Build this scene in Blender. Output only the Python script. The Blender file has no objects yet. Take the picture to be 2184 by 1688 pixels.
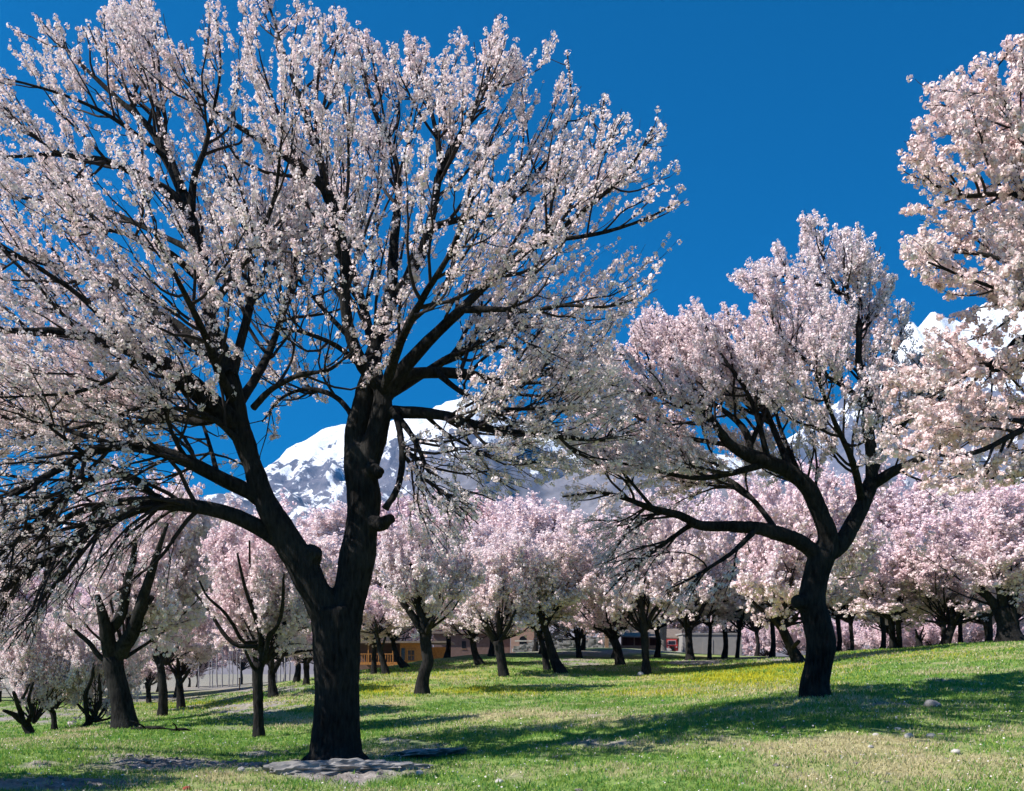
import bpy, math, random
import numpy as np
from mathutils import Vector

# ------------------------------------------------------------------ camera, sky, sun, exposure
W, H, F, HZ, CX, CAMZ = 2184.0, 1688.0, 2143.0, 1430.0, 1092.0, 1.6   # photo read at 2184 x 1688
sc = bpy.context.scene
col = sc.collection
cam_d = bpy.data.cameras.new('camera'); cam = bpy.data.objects.new('camera', cam_d); col.objects.link(cam)
cam.location = (0, 0, CAMZ); cam.rotation_euler = (math.radians(90), 0, 0)
cam_d.sensor_width = 36.0; cam_d.lens = 36.0 * F / W; cam_d.shift_y = (HZ - H / 2) / W
cam_d.clip_start = 0.1; cam_d.clip_end = 30000
sc.camera = cam

SUN_EL = 45.0
SH = np.array([1.0, 0.33]); SH = SH / np.linalg.norm(SH)           # shadows fall this way on level ground
to_sun = Vector((-SH[0] * math.cos(math.radians(SUN_EL)), -SH[1] * math.cos(math.radians(SUN_EL)), math.sin(math.radians(SUN_EL))))
world = bpy.data.worlds.new('World'); sc.world = world; world.use_nodes = True
wn = world.node_tree.nodes; wl = world.node_tree.links
sky = wn.new('ShaderNodeTexSky'); sky.sky_type = 'NISHITA'; sky.sun_disc = False
sky.sun_elevation = math.radians(SUN_EL); sky.sun_rotation = math.atan2(to_sun.x, to_sun.y)
sky.altitude = 2400; sky.air_density = 1.0; sky.dust_density = 0.25; sky.ozone_density = 3.0
tint = wn.new('ShaderNodeMix'); tint.data_type = 'RGBA'; tint.blend_type = 'MULTIPLY'; tint.inputs[0].default_value = 1.0
tint.inputs[7].default_value = (0.02, 0.66, 1.03, 1)                # polarising filter on saturated slide film
wl.new(sky.outputs[0], tint.inputs[6]); wl.new(tint.outputs[2], wn['Background'].inputs[0])
wn['Background'].inputs[1].default_value = 0.0505
sun_d = bpy.data.lights.new('sun', 'SUN'); sun_d.energy = 5.0; sun_d.angle = math.radians(0.5); sun_d.color = (1.0, 0.955, 0.89)
sun = bpy.data.objects.new('sun', sun_d); col.objects.link(sun)
sun.rotation_euler = to_sun.to_track_quat('Z', 'Y').to_euler()
vs = sc.view_settings; vs.view_transform = 'Standard'; vs.look = 'None'; vs.exposure = 1.0; vs.gamma = 1.0; vs.use_curve_mapping = False
sc.cycles.use_denoising = True
sc.cycles.max_bounces = 6; sc.cycles.diffuse_bounces = 2; sc.cycles.transmission_bounces = 3; sc.cycles.transparent_max_bounces = 4
sc.cycles.volume_bounces = 0; sc.cycles.caustics_reflective = False; sc.cycles.caustics_refractive = False

rng = np.random.default_rng(7)

# ------------------------------------------------------------------ helpers
def at(px, py, d):
    return np.array([(px - CX) / F * d, d, CAMZ + (HZ - py) / F * d])

def _hash(i, j, k, s):
    h = (i.astype(np.uint32) * np.uint32(374761393) + j.astype(np.uint32) * np.uint32(668265263)
         + k.astype(np.uint32) * np.uint32(2147483647 & 1274126177) + np.uint32(s * 2654435 % 4294967295))
    h = (h ^ (h >> np.uint32(13))) * np.uint32(1274126177)
    h = h ^ (h >> np.uint32(16))
    return h.astype(np.float64) / 4294967295.0

def vnoise(p, s=0):
    p = np.asarray(p, float)
    f = np.floor(p); t = p - f; t = t * t * (3 - 2 * t); f = f.astype(np.int64)
    r = 0
    for a in (0, 1):
        for b in (0, 1):
            for c in (0, 1):
                w = (t[:, 0] if a else 1 - t[:, 0]) * (t[:, 1] if b else 1 - t[:, 1]) * (t[:, 2] if c else 1 - t[:, 2])
                r = r + w * _hash(f[:, 0] + a, f[:, 1] + b, f[:, 2] + c, s)
    return r

def fbm(p, octs=4, s=0, ridged=False):
    p = np.asarray(p, float); r = 0; a = 0.5; tot = 0
    for o in range(octs):
        n = vnoise(p * 2.0 ** o + 17.3 * o, s + o)
        if ridged: n = 1 - np.abs(2 * n - 1)
        r = r + a * n; tot += a; a *= 0.5
    return r / tot

def nrm(v):
    return v / np.maximum(np.linalg.norm(v, axis=-1, keepdims=True), 1e-9)

def mesh_np(name, verts, faces, smooth=False, attrs=None):
    """faces: list of int arrays (n,k)"""
    me = bpy.data.meshes.new(name)
    verts = np.ascontiguousarray(verts, dtype=np.float32)
    faces = [np.asarray(f, dtype=np.int32) for f in faces if len(f)]
    nl = sum(f.size for f in faces); npoly = sum(len(f) for f in faces)
    me.vertices.add(len(verts)); me.vertices.foreach_set('co', verts.ravel())
    me.loops.add(nl); me.loops.foreach_set('vertex_index', np.concatenate([f.ravel() for f in faces]))
    me.polygons.add(npoly)
    starts = []; o = 0
    for f in faces:
        starts.append(o + np.arange(len(f)) * f.shape[1]); o += f.size
    me.polygons.foreach_set('loop_start', np.concatenate(starts).astype(np.int32))
    me.update(calc_edges=True)
    me.polygons.foreach_set('use_smooth', np.full(npoly, smooth, dtype=bool))
    for k, v in (attrs or {}).items():
        v = np.asarray(v, dtype=np.float32)
        if v.ndim == 1:
            at_ = me.attributes.new(k, 'FLOAT', 'POINT'); at_.data.foreach_set('value', v)
        else:
            at_ = me.attributes.new(k, 'FLOAT_COLOR', 'POINT'); at_.data.foreach_set('color', np.ascontiguousarray(v).ravel())
    return me

def obj(name, me, mat=None, parent=None, **props):
    o = bpy.data.objects.new(name, me); col.objects.link(o)
    if mat is not None and me is not None and not me.materials: me.materials.append(mat)
    if parent is not None: o.parent = parent
    for k, v in props.items(): o[k] = v
    return o

def thing(name, loc, label, cat, group=None):
    o = bpy.data.objects.new(name, None); col.objects.link(o); o.location = loc
    o.empty_display_size = 0.2
    o['label'] = label; o['category'] = cat
    if group: o['group'] = group
    return o

def boxes(bl):
    """list of (x0,x1,y0,y1,z0,z1) -> verts, quads"""
    V = []; Q = []
    for (x0, x1, y0, y1, z0, z1) in bl:
        b = len(V)
        V += [(x0, y0, z0), (x1, y0, z0), (x1, y1, z0), (x0, y1, z0), (x0, y0, z1), (x1, y0, z1), (x1, y1, z1), (x0, y1, z1)]
        Q += [(b, b+3, b+2, b+1), (b+4, b+5, b+6, b+7), (b, b+1, b+5, b+4), (b+1, b+2, b+6, b+5), (b+2, b+3, b+7, b+6), (b+3, b, b+4, b+7)]
    return np.array(V, float), [np.array(Q)]

def part_box(name, parent, mat, *bl):
    v, q = boxes(bl); v = v - np.array(parent.location if parent.parent is None else np.array(parent.location) + np.array(parent.parent.location))
    return obj(name, mesh_np(name, v, q), mat, parent)

def tubes(P, R, sides, cap=True, ref=None, twist=0.0):
    """P (N,K,3), R (N,K) -> verts, faces"""
    P = np.asarray(P, float); R = np.asarray(R, float)
    N, K, _ = P.shape
    T = np.empty_like(P); T[:, 1:-1] = P[:, 2:] - P[:, :-2]; T[:, 0] = P[:, 1] - P[:, 0]; T[:, -1] = P[:, -1] - P[:, -2]
    T = nrm(T)
    if ref is None:
        m = nrm(T.mean(1)); ref = np.where(np.abs(m[:, 1:2]) < 0.75, np.array([[0, 1.0, 0]]), np.array([[1.0, 0, 0]]))
    A = nrm(np.cross(T, ref[:, None, :])); B = np.cross(T, A)
    th = np.arange(sides) / sides * 2 * np.pi
    ring = A[:, :, None, :] * np.cos(th)[None, None, :, None] + B[:, :, None, :] * np.sin(th)[None, None, :, None]
    V = P[:, :, None, :] + ring * R[:, :, None, None]
    V = V.reshape(-1, 3)
    n, k, s = np.meshgrid(np.arange(N), np.arange(K - 1), np.arange(sides), indexing='ij')
    s2 = (s + 1) % sides; b = n * K * sides
    Q = np.stack([b + k * sides + s, b + k * sides + s2, b + (k + 1) * sides + s2, b + (k + 1) * sides + s], -1).reshape(-1, 4)
    return V, Q

def resample(pts, K):
    pts = np.asarray(pts, float)
    # Catmull-Rom smoothing, then even spacing
    if len(pts) > 2:
        e = np.vstack([2 * pts[0] - pts[1], pts, 2 * pts[-1] - pts[-2]])
        out = []
        for i in range(1, len(e) - 2):
            t = np.linspace(0, 1, 12, endpoint=False)[:, None]
            p0, p1, p2, p3 = e[i-1], e[i], e[i+1], e[i+2]
            out.append(0.5 * (2*p1 + (p2-p0)*t + (2*p0-5*p1+4*p2-p3)*t*t + (3*p1-p0-3*p2+p3)*t**3))
        pts = np.vstack(out + [e[-2][None]])
    s = np.r_[0, np.cumsum(np.linalg.norm(np.diff(pts[:, :3], axis=0), axis=1))]
    q = np.linspace(0, s[-1], K)
    return np.stack([np.interp(q, s, pts[:, c]) for c in range(pts.shape[1])], 1)

# ------------------------------------------------------------------ materials
def mat(name):
    m = bpy.data.materials.new(name); m.use_nodes = True
    nt = m.node_tree; return m, nt.nodes, nt.links, nt.nodes['Principled BSDF']

def simple(name, c, rough=0.85, noise=0.25, scale=6.0, bump=0.2, c2=None):
    m, n, l, b = mat(name)
    tc = n.new('ShaderNodeTexCoord'); nz = n.new('ShaderNodeTexNoise'); nz.inputs['Scale'].default_value = scale; nz.inputs['Detail'].default_value = 6
    l.new(tc.outputs['Object'], nz.inputs['Vector'])
    r = n.new('ShaderNodeValToRGB'); l.new(nz.outputs['Fac'], r.inputs[0])
    d = c2 or tuple(x * (1 - noise) for x in c)
    r.color_ramp.elements[0].position = 0.35; r.color_ramp.elements[0].color = (*d, 1)
    r.color_ramp.elements[1].position = 0.65; r.color_ramp.elements[1].color = (*c, 1)
    l.new(r.outputs[0], b.inputs['Base Color']); b.inputs['Roughness'].default_value = rough
    b.inputs['Specular IOR Level'].default_value = 0.2
    if bump:
        bp = n.new('ShaderNodeBump'); bp.inputs['Strength'].default_value = bump; bp.inputs['Distance'].default_value = 0.05
        l.new(nz.outputs['Fac'], bp.inputs['Height']); l.new(bp.outputs[0], b.inputs['Normal'])
    return m

def bark_mat(name, dark, light):
    m, n, l, b = mat(name)
    tc = n.new('ShaderNodeTexCoord'); mp = n.new('ShaderNodeMapping'); mp.inputs['Scale'].default_value = (14, 14, 3.2)
    l.new(tc.outputs['Object'], mp.inputs['Vector'])
    nz = n.new('ShaderNodeTexNoise'); nz.inputs['Scale'].default_value = 1.4; nz.inputs['Detail'].default_value = 8; nz.inputs['Roughness'].default_value = 0.65
    l.new(mp.outputs[0], nz.inputs['Vector'])
    n2 = n.new('ShaderNodeTexNoise'); n2.inputs['Scale'].default_value = 1.7; n2.inputs['Detail'].default_value = 4
    l.new(tc.outputs['Object'], n2.inputs['Vector'])
    mx = n.new('ShaderNodeMath'); mx.operation = 'MULTIPLY_ADD'; mx.inputs[1].default_value = 0.6; l.new(nz.outputs['Fac'], mx.inputs[0])
    m2 = n.new('ShaderNodeMath'); m2.operation = 'MULTIPLY'; m2.inputs[1].default_value = 0.4; l.new(n2.outputs['Fac'], m2.inputs[0]); l.new(m2.outputs[0], mx.inputs[2])
    r = n.new('ShaderNodeValToRGB'); l.new(mx.outputs[0], r.inputs[0])
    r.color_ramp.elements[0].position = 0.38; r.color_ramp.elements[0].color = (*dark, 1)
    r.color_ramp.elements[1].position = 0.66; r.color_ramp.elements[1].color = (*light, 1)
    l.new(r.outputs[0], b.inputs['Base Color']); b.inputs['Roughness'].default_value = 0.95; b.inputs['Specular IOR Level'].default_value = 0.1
    bp = n.new('ShaderNodeBump'); bp.inputs['Strength'].default_value = 1.0; bp.inputs['Distance'].default_value = 0.06
    l.new(nz.outputs['Fac'], bp.inputs['Height']); l.new(bp.outputs[0], b.inputs['Normal'])
    return m

def petal_mat(name, c1, c2, core, trans=0.33):
    m, n, l, b = mat(name); n.remove(b)
    a = n.new('ShaderNodeAttribute'); a.attribute_name = 'tint'
    k = n.new('ShaderNodeAttribute'); k.attribute_name = 'core'
    mx = n.new('ShaderNodeMix'); mx.data_type = 'RGBA'; mx.inputs[6].default_value = (*c1, 1); mx.inputs[7].default_value = (*c2, 1); l.new(a.outputs['Fac'], mx.inputs[0])
    mc = n.new('ShaderNodeMix'); mc.data_type = 'RGBA'; mc.inputs[7].default_value = (*core, 1); l.new(mx.outputs[2], mc.inputs[6]); l.new(k.outputs['Fac'], mc.inputs[0])
    d = n.new('ShaderNodeBsdfDiffuse'); t = n.new('ShaderNodeBsdfTranslucent'); s = n.new('ShaderNodeMixShader'); s.inputs[0].default_value = trans
    l.new(mc.outputs[2], d.inputs[0]); l.new(mc.outputs[2], t.inputs[0]); l.new(d.outputs[0], s.inputs[1]); l.new(t.outputs[0], s.inputs[2])
    l.new(s.outputs[0], n['Material Output'].inputs[0])
    return m

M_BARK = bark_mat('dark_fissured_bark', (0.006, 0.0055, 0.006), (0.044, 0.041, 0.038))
M_BARK2 = bark_mat('pale_bark', (0.10, 0.09, 0.085), (0.26, 0.24, 0.22))
M_BARK3 = bark_mat('pale_poplar_bark', (0.22, 0.20, 0.20), (0.42, 0.39, 0.38))
M_TWIG = simple('twig_bark', (0.035, 0.028, 0.028), 0.9, 0.4, 9, 0)
M_PET = petal_mat('petal_warm_white', (0.93, 0.75, 0.75), (0.95, 0.87, 0.86), (0.55, 0.22, 0.24))
M_PET1 = petal_mat('petal_blush_white', (0.93, 0.75, 0.77), (0.95, 0.86, 0.87), (0.5, 0.2, 0.25))
M_PET2 = petal_mat('petal_pink_white', (0.92, 0.71, 0.75), (0.94, 0.83, 0.85), (0.5, 0.2, 0.25))
M_PET3 = petal_mat('petal_cream', (0.93, 0.71, 0.70), (0.95, 0.85, 0.83), (0.45, 0.18, 0.16))
M_PET4 = petal_mat('petal_rose', (0.92, 0.75, 0.76), (0.94, 0.85, 0.85), (0.45, 0.2, 0.22))

# ------------------------------------------------------------------ ground height
# base pixels of things on the slope, each with its distance, fix the lie of the land
ANCH = [(718, 1632, 16), (1740, 1487, 20.5), (267, 1551, 27), (552, 1575, 24), (66, 1570, 30), (116, 1558, 33), (184, 1554, 31),
        (346, 1529, 38), (386, 1514, 43), (318, 1503, 60), (155, 1500, 56), (272, 1520, 40), (583, 1483, 38), (653, 1461, 45),
        (900, 1483, 36), (824, 1439, 52), (797, 1437, 54), (865, 1425, 58), (1024, 1417, 55), (1075, 1442, 46), (1167, 1432, 50),
        (1196, 1435, 48), (1236, 1405, 66), (1323, 1418, 54), (1379, 1442, 47), (1413, 1389, 100), (1472, 1408, 60), (1513, 1405, 64),
        (1572, 1405, 66), (1704, 1415, 46), (1912, 1384, 54), (2015, 1378, 52), (2049, 1374, 54), (2154, 1369, 46), (1962, 1383, 60),
        (0, 1688, 12.8), (1092, 1688, 12.4), (2184, 1688, 11.4), (-500, 1640, 15), (2700, 1640, 12), (0, 1610, 17), (300, 1590, 19),
        (1092, 1600, 16.5), (1400, 1560, 17.5), (2184, 1540, 17), (1500, 1490, 26), (1200, 1510, 26), (2000, 1440, 27), (2184, 1425, 27),
        (0, 1480, 110), (300, 1474, 110), (450, 1469, 140), (600, 1456, 120), (700, 1446, 80), (1000, 1396, 72), (1150, 1389, 95),
        (1325, 1388, 115), (1565, 1408, 108), (1800, 1392, 60), (2184, 1367, 52), (2600, 1350, 50), (-500, 1540, 40), (-500, 1490, 110),
        (880, 1470, 105), (1000, 1420, 125), (1800, 1412, 120), (2184, 1400, 120)]
ANCH = np.array(ANCH, float)

def warp(px, d):
    return np.stack([np.clip(px, -1100, 3300) / 420.0, np.log(np.maximum(d, 1.0)) * 2.6], -1)

_A = warp(ANCH[:, 0], ANCH[:, 2]); _Z = CAMZ - (ANCH[:, 1] - HZ) / F * ANCH[:, 2]

def _k(r2):
    return 0.5 * r2 * np.log(r2 + 1e-9)

def _fit():
    n = len(_A); K = _k(((_A[:, None] - _A[None]) ** 2).sum(-1)) + 0.05 * np.eye(n)
    P = np.c_[np.ones(n), _A]; M = np.block([[K, P], [P.T, np.zeros((3, 3))]])
    return np.linalg.solve(M, np.r_[_Z, 0, 0, 0])
_C = _fit()

def sstep(a, b, x):
    t = np.clip((x - a) / (b - a), 0, 1); return t * t * (3 - 2 * t)

def ground_z(x, y, micro=True):
    x = np.atleast_1d(np.asarray(x, float)); y = np.atleast_1d(np.asarray(y, float))
    d = np.maximum(y, 3.0); px = CX + F * x / d
    q = warp(np.clip(px, -900, 2900), np.clip(d, 9, 150))
    z = np.empty(len(x))
    for i in range(0, len(x), 60000):
        s = slice(i, i + 60000)
        z[s] = _k(((q[s, None] - _A[None]) ** 2).sum(-1)) @ _C[:len(_A)] + _C[len(_A)] + q[s] @ _C[len(_A) + 1:]
    r = np.hypot(x, y)
    w = sstep(2, 9, y) * (1 - sstep(150, 330, r))
    z = z * w + (-0.9 * sstep(60, 200, r)) * (1 - w)
    if micro:
        p = np.stack([x, y, x * 0], -1)
        z = z + (fbm(p * 0.35, 3, 5) - 0.5) * 0.16 * (1 - sstep(120, 300, r)) * sstep(4, 12, r)
    return z

def pix(x, y, z):
    y = np.maximum(y, 0.5)
    return CX + F * x / y, HZ - (z - CAMZ) / y * F

def base_at(px, d):
    x = (px - CX) / F * d
    return np.array([x, d, float(ground_z(x, d)[0])])

# what grows where (earth / straw / yellow flower), as patches on the slope
SOIL = [(330, 1632, 330, 17, 1.0), (90, 1672, 190, 14, .9), (545, 1608, 110, 10, .9), (730, 1662, 130, 26, 1.1), (905, 1588, 130, 11, 1.0),
        (1260, 1588, 150, 8, .6), (525, 1512, 150, 17, 1.0), (1490, 1413, 80, 6, 1.3), (1230, 1412, 100, 10, .9), (1640, 1405, 130, 7, 1.0),
        (90, 1525, 170, 24, .85), (330, 1490, 260, 14, .9), (500, 1470, 200, 10, 1.0), (1880, 1502, 80, 6, .6), (1560, 1530, 200, 9, .45),
        (740, 1457, 40, 7, .9), (1300, 1392, 260, 8, 1.0), (1200, 1612, 140, 10, .35), (2000, 1452, 130, 7, .3)]
STRAW = [(1830, 1585, 300, 26, .9), (2050, 1625, 260, 40, .8), (1650, 1650, 260, 28, .5), (1150, 1528, 220, 12, .8), (620, 1545, 130, 20, .7), (180, 1590, 230, 14, .6),
         (1480, 1470, 300, 14, .45), (2000, 1400, 260, 12, .4), (950, 1450, 250, 14, .5), (1400, 1640, 200, 16, .4), (760, 1500, 140, 16, .5), (330, 1470, 300, 20, .5)]
YELL = [(1580, 1447, 170, 20, 1.0), (1050, 1474, 140, 8, .9), (800, 1472, 90, 16, .9), (1680, 1424, 120, 9, .9), (1400, 1478, 160, 9, .6), (930, 1440, 160, 14, .35), (480, 1505, 200, 10, .5), (1980, 1398, 200, 12, .3)]

def patch(lst, u, v):
    r = np.zeros(len(u))
    for (cx, cy, rx, ry, s) in lst:
        r = np.maximum(r, s * np.exp(-(((u - cx) / rx) ** 2 + ((v - cy) / ry) ** 2)))
    return r

def cover(x, y, z):
    u, v = pix(x, y, z)
    p = np.stack([x, y, x * 0], -1)
    n1 = fbm(p * 0.9, 4, 11); n2 = fbm(p * 0.5, 4, 31); n3 = fbm(p * 2.2, 3, 51)
    r = np.hypot(x, y); front = y > 8
    soil = np.where(front, patch(SOIL, u, v), 0) + (n1 - 0.56) * 1.5 + (n3 - .5) * .8
    soil = np.maximum(sstep(0.22, 0.90, soil), 0.85 * sstep(75, 110, r))
    straw = np.clip(np.where(front, patch(STRAW, u, v), 0.3) + (n2 - 0.52) * 2.2 + (n3 - .5) * 1.0 + .15, 0, 1)
    yel = np.clip(np.where(front, patch(YELL, u, v), 0) * (0.45 + 1.1 * n3), 0, 1)
    return soil, straw, yel

# ------------------------------------------------------------------ ground sheet
def build_ground():
    rr = np.r_[0.5, np.geomspace(3, 9, 8)[:-1], np.geomspace(9, 70, 230)[:-1], np.geomspace(70, 330, 70)[:-1], np.geomspace(330, 8000, 24)]
    fa = np.radians(np.linspace(-32, 32, 330)); ba = np.radians(np.linspace(32, 328, 60)[1:-1])
    th = np.r_[fa, ba]
    Rg, Tg = np.meshgrid(rr, th, indexing='ij')
    x = (Rg * np.sin(Tg)).ravel(); y = (Rg * np.cos(Tg)).ravel()
    z = ground_z(x, y)
    soil, straw, yel = cover(x, y, z)
    p = np.stack([x, y, x * 0], -1); near = 1 - sstep(30, 70, np.hypot(x, y))
    z = z + near * (soil * ((fbm(p * 2.4, 3, 77, True) - 0.55) * 0.10 + (fbm(p * 9, 2, 78, True) - .6) * .10) + (fbm(p * 1.6, 3, 88) - 0.5) * 0.12)
    nr, nt = Rg.shape
    i, j = np.meshgrid(np.arange(nr - 1), np.arange(nt), indexing='ij'); j2 = (j + 1) % nt
    Q = np.stack([i * nt + j, i * nt + j2, (i + 1) * nt + j2, (i + 1) * nt + j], -1).reshape(-1, 4)[:, ::-1]
    V = np.vstack([np.stack([x, y, z], -1), [[0, 0, float(ground_z(0., 0.)[0])]]])
    c = len(V) - 1
    T = np.stack([np.full(nt, c), (np.arange(nt) + 1) % nt, np.arange(nt)], -1)
    ap = lambda a, v: np.r_[a, v]
    me = mesh_np('ground', V, [Q, T], True, {'soil': ap(soil, 0), 'straw': ap(straw, .3), 'yellow': ap(yel, 0)})
    m, n, l, b = mat('meadow_soil_and_turf')
    at_ = {}
    for k in ('soil', 'straw', 'yellow'):
        a = n.new('ShaderNodeAttribute'); a.attribute_name = k; at_[k] = a.outputs['Fac']
    tc = n.new('ShaderNodeTexCoord')
    def nz(sc_, det=6):
        t = n.new('ShaderNodeTexNoise'); t.inputs['Scale'].default_value = sc_; t.inputs['Detail'].default_value = det; t.inputs['Roughness'].default_value = .65
        l.new(tc.outputs['Object'], t.inputs['Vector']); return t.outputs['Fac']
    def ramp(f, p0, c0, p1, c1):
        r = n.new('ShaderNodeValToRGB'); r.color_ramp.elements[0].position = p0; r.color_ramp.elements[0].color = (*c0, 1)
        r.color_ramp.elements[1].position = p1; r.color_ramp.elements[1].color = (*c1, 1); l.new(f, r.inputs[0]); return r.outputs[0]
    def mix(f, a, b_):
        x_ = n.new('ShaderNodeMix'); x_.data_type = 'RGBA'; l.new(f, x_.inputs[0]); l.new(a, x_.inputs[6]); l.new(b_, x_.inputs[7]); return x_.outputs[2]
    g = ramp(nz(9), .35, (.08, .16, .04), .68, (.26, .34, .10))
    s = ramp(nz(14), .35, (.26, .23, .11), .68, (.50, .44, .24))
    e = ramp(nz(5, 8), .32, (.12, .105, .10), .70, (.40, .355, .33))
    yc = ramp(nz(20), .35, (.22, .25, .03), .65, (.50, .46, .03))
    c_ = mix(at_['straw'], g, s); c_ = mix(at_['yellow'], c_, yc); c_ = mix(at_['soil'], c_, e)
    l.new(c_, b.inputs['Base Color']); b.inputs['Roughness'].default_value = 1; b.inputs['Specular IOR Level'].default_value = 0.05
    bp = n.new('ShaderNodeBump'); bp.inputs['Strength'].default_value = .7; bp.inputs['Distance'].default_value = .06
    l.new(nz(16, 8), bp.inputs['Height']); l.new(bp.outputs[0], b.inputs['Normal'])
    obj('ground', me, m, kind='structure', label='grassy orchard slope with patches of bare grey earth')
build_ground()

# ------------------------------------------------------------------ far terrain: foothills and snow mountains
def ridge(name, sil, D, depth_m, cols, rows, mat_, label, rough=0.12, seed=1, zbase=-2.0, power=1.25, spread=1.15):
    """sil: (px, py) skyline as seen; D: distance to the crest; the near flank runs out over depth_m metres"""
    sil = np.array(sil, float)
    px = np.linspace(sil[0, 0], sil[-1, 0], cols); py = np.interp(px, sil[:, 0], sil[:, 1])
    X = (px - CX) / F * D; Zc = np.maximum(CAMZ + (HZ - py) / F * D, 5.0)
    t = np.linspace(0, 1, rows)                       # 0 near foot .. 1 behind crest
    tc = 0.62
    T, Xg = np.meshgrid(t, X, indexing='ij'); Zg = np.repeat(Zc[None], rows, 0)
    Y = D + (T - tc) * depth_m / tc
    fall = np.where(T <= tc, (T / tc) ** power, 1 - 1.3 * ((T - tc) / (1 - tc)) ** 1.2)
    s = 1.0 / (Zc.max())
    p = np.stack([Xg * s * 3.2, Y * s * 1.7, T * 0], -1).reshape(-1, 3)
    n = (fbm(p, 6, seed, True).reshape(T.shape) - 0.58) * Zc.max() * rough * 4
    away = np.clip(np.abs(T - tc) / tc * 3.2, 0, 1) * np.clip(T / tc * 3, 0, 1)
    pc = np.stack([Xg * s * 30, Y * s * 9, T * 0], -1).reshape(-1, 3)
    n2 = (fbm(pc, 4, seed + 9, True).reshape(T.shape) - .55) * Zc.max() * 0.05
    Z = Zg * np.maximum(fall, -0.05) + n * away + n2 * np.clip(away + .42, 0, 1)
    Z = np.maximum(Z, zbase) - 6 * (1 - np.clip(T / tc * 14, 0, 1))
    V = np.stack([Xg, Y, Z], -1).reshape(-1, 3)
    i, j = np.meshgrid(np.arange(rows - 1), np.arange(cols - 1), indexing='ij')
    Q = np.stack([i * cols + j, i * cols + j + 1, (i + 1) * cols + j + 1, (i + 1) * cols + j], -1).reshape(-1, 4)
    o = obj(name, mesh_np(name, V, [Q], True), mat_, kind='structure', label=label)
    return o

def snow_mat(name, z0, z1, rock1, rock2, sc_):
    m, n, l, b = mat(name)
    g = n.new('ShaderNodeNewGeometry'); sp = n.new('ShaderNodeSeparateXYZ'); l.new(g.outputs['Position'], sp.inputs[0])
    sn = n.new('ShaderNodeSeparateXYZ'); l.new(g.outputs['Normal'], sn.inputs[0])
    mr = n.new('ShaderNodeMapRange'); mr.inputs[1].default_value = z0; mr.inputs[2].default_value = z1; l.new(sp.outputs['Z'], mr.inputs[0])
    tc = n.new('ShaderNodeTexCoord'); nz = n.new('ShaderNodeTexNoise'); nz.inputs['Scale'].default_value = sc_; nz.inputs['Detail'].default_value = 11; nz.inputs['Roughness'].default_value = .70
    l.new(tc.outputs['Object'], nz.inputs['Vector'])
    a = n.new('ShaderNodeMath'); a.operation = 'MULTIPLY_ADD'; a.inputs[1].default_value = 1.7; a.inputs[2].default_value = -0.85; l.new(nz.outputs['Fac'], a.inputs[0])
    a2 = n.new('ShaderNodeMath'); a2.operation = 'ADD'; l.new(mr.outputs[0], a2.inputs[0]); l.new(a.outputs[0], a2.inputs[1])
    mp = n.new('ShaderNodeMapping'); mp.inputs['Scale'].default_value = (.016, .010, .0022); l.new(tc.outputs['Object'], mp.inputs['Vector'])
    n2 = n.new('ShaderNodeTexNoise'); n2.inputs['Scale'].default_value = 1.0; n2.inputs['Detail'].default_value = 7; n2.inputs['Roughness'].default_value = .6; l.new(mp.outputs[0], n2.inputs['Vector'])
    b2 = n.new('ShaderNodeMath'); b2.operation = 'MULTIPLY_ADD'; b2.inputs[1].default_value = 2.0; b2.inputs[2].default_value = -.95; l.new(n2.outputs['Fac'], b2.inputs[0])
    b3 = n.new('ShaderNodeMath'); b3.operation = 'ADD'; l.new(a2.outputs[0], b3.inputs[0]); l.new(b2.outputs[0], b3.inputs[1]); a2 = b3
    a3 = n.new('ShaderNodeMath'); a3.operation = 'MULTIPLY_ADD'; a3.inputs[1].default_value = .75; l.new(sn.outputs['Z'], a3.inputs[0]); l.new(a2.outputs[0], a3.inputs[2])
    r = n.new('ShaderNodeValToRGB'); l.new(a3.outputs[0], r.inputs[0]); r.color_ramp.elements[0].position = .80; r.color_ramp.elements[0].color = (0, 0, 0, 1)
    r.color_ramp.elements[1].position = .88; r.color_ramp.elements[1].color = (1, 1, 1, 1)
    rk = n.new('ShaderNodeValToRGB'); l.new(nz.outputs['Fac'], rk.inputs[0]); rk.color_ramp.elements[0].position = .35; rk.color_ramp.elements[0].color = (*rock1, 1)
    rk.color_ramp.elements[1].position = .65; rk.color_ramp.elements[1].color = (*rock2, 1)
    mx = n.new('ShaderNodeMix'); mx.data_type = 'RGBA'; l.new(r.outputs[0], mx.inputs[0]); l.new(rk.outputs[0], mx.inputs[6]); mx.inputs[7].default_value = (.86, .87, .90, 1)
    l.new(mx.outputs[2], b.inputs['Base Color']); b.inputs['Roughness'].default_value = .9; b.inputs['Specular IOR Level'].default_value = .1
    bp = n.new('ShaderNodeBump'); bp.inputs['Strength'].default_value = .6; bp.inputs['Distance'].default_value = 60; l.new(nz.outputs['Fac'], bp.inputs['Height']); l.new(bp.outputs[0], b.inputs['Normal'])
    return m

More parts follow.
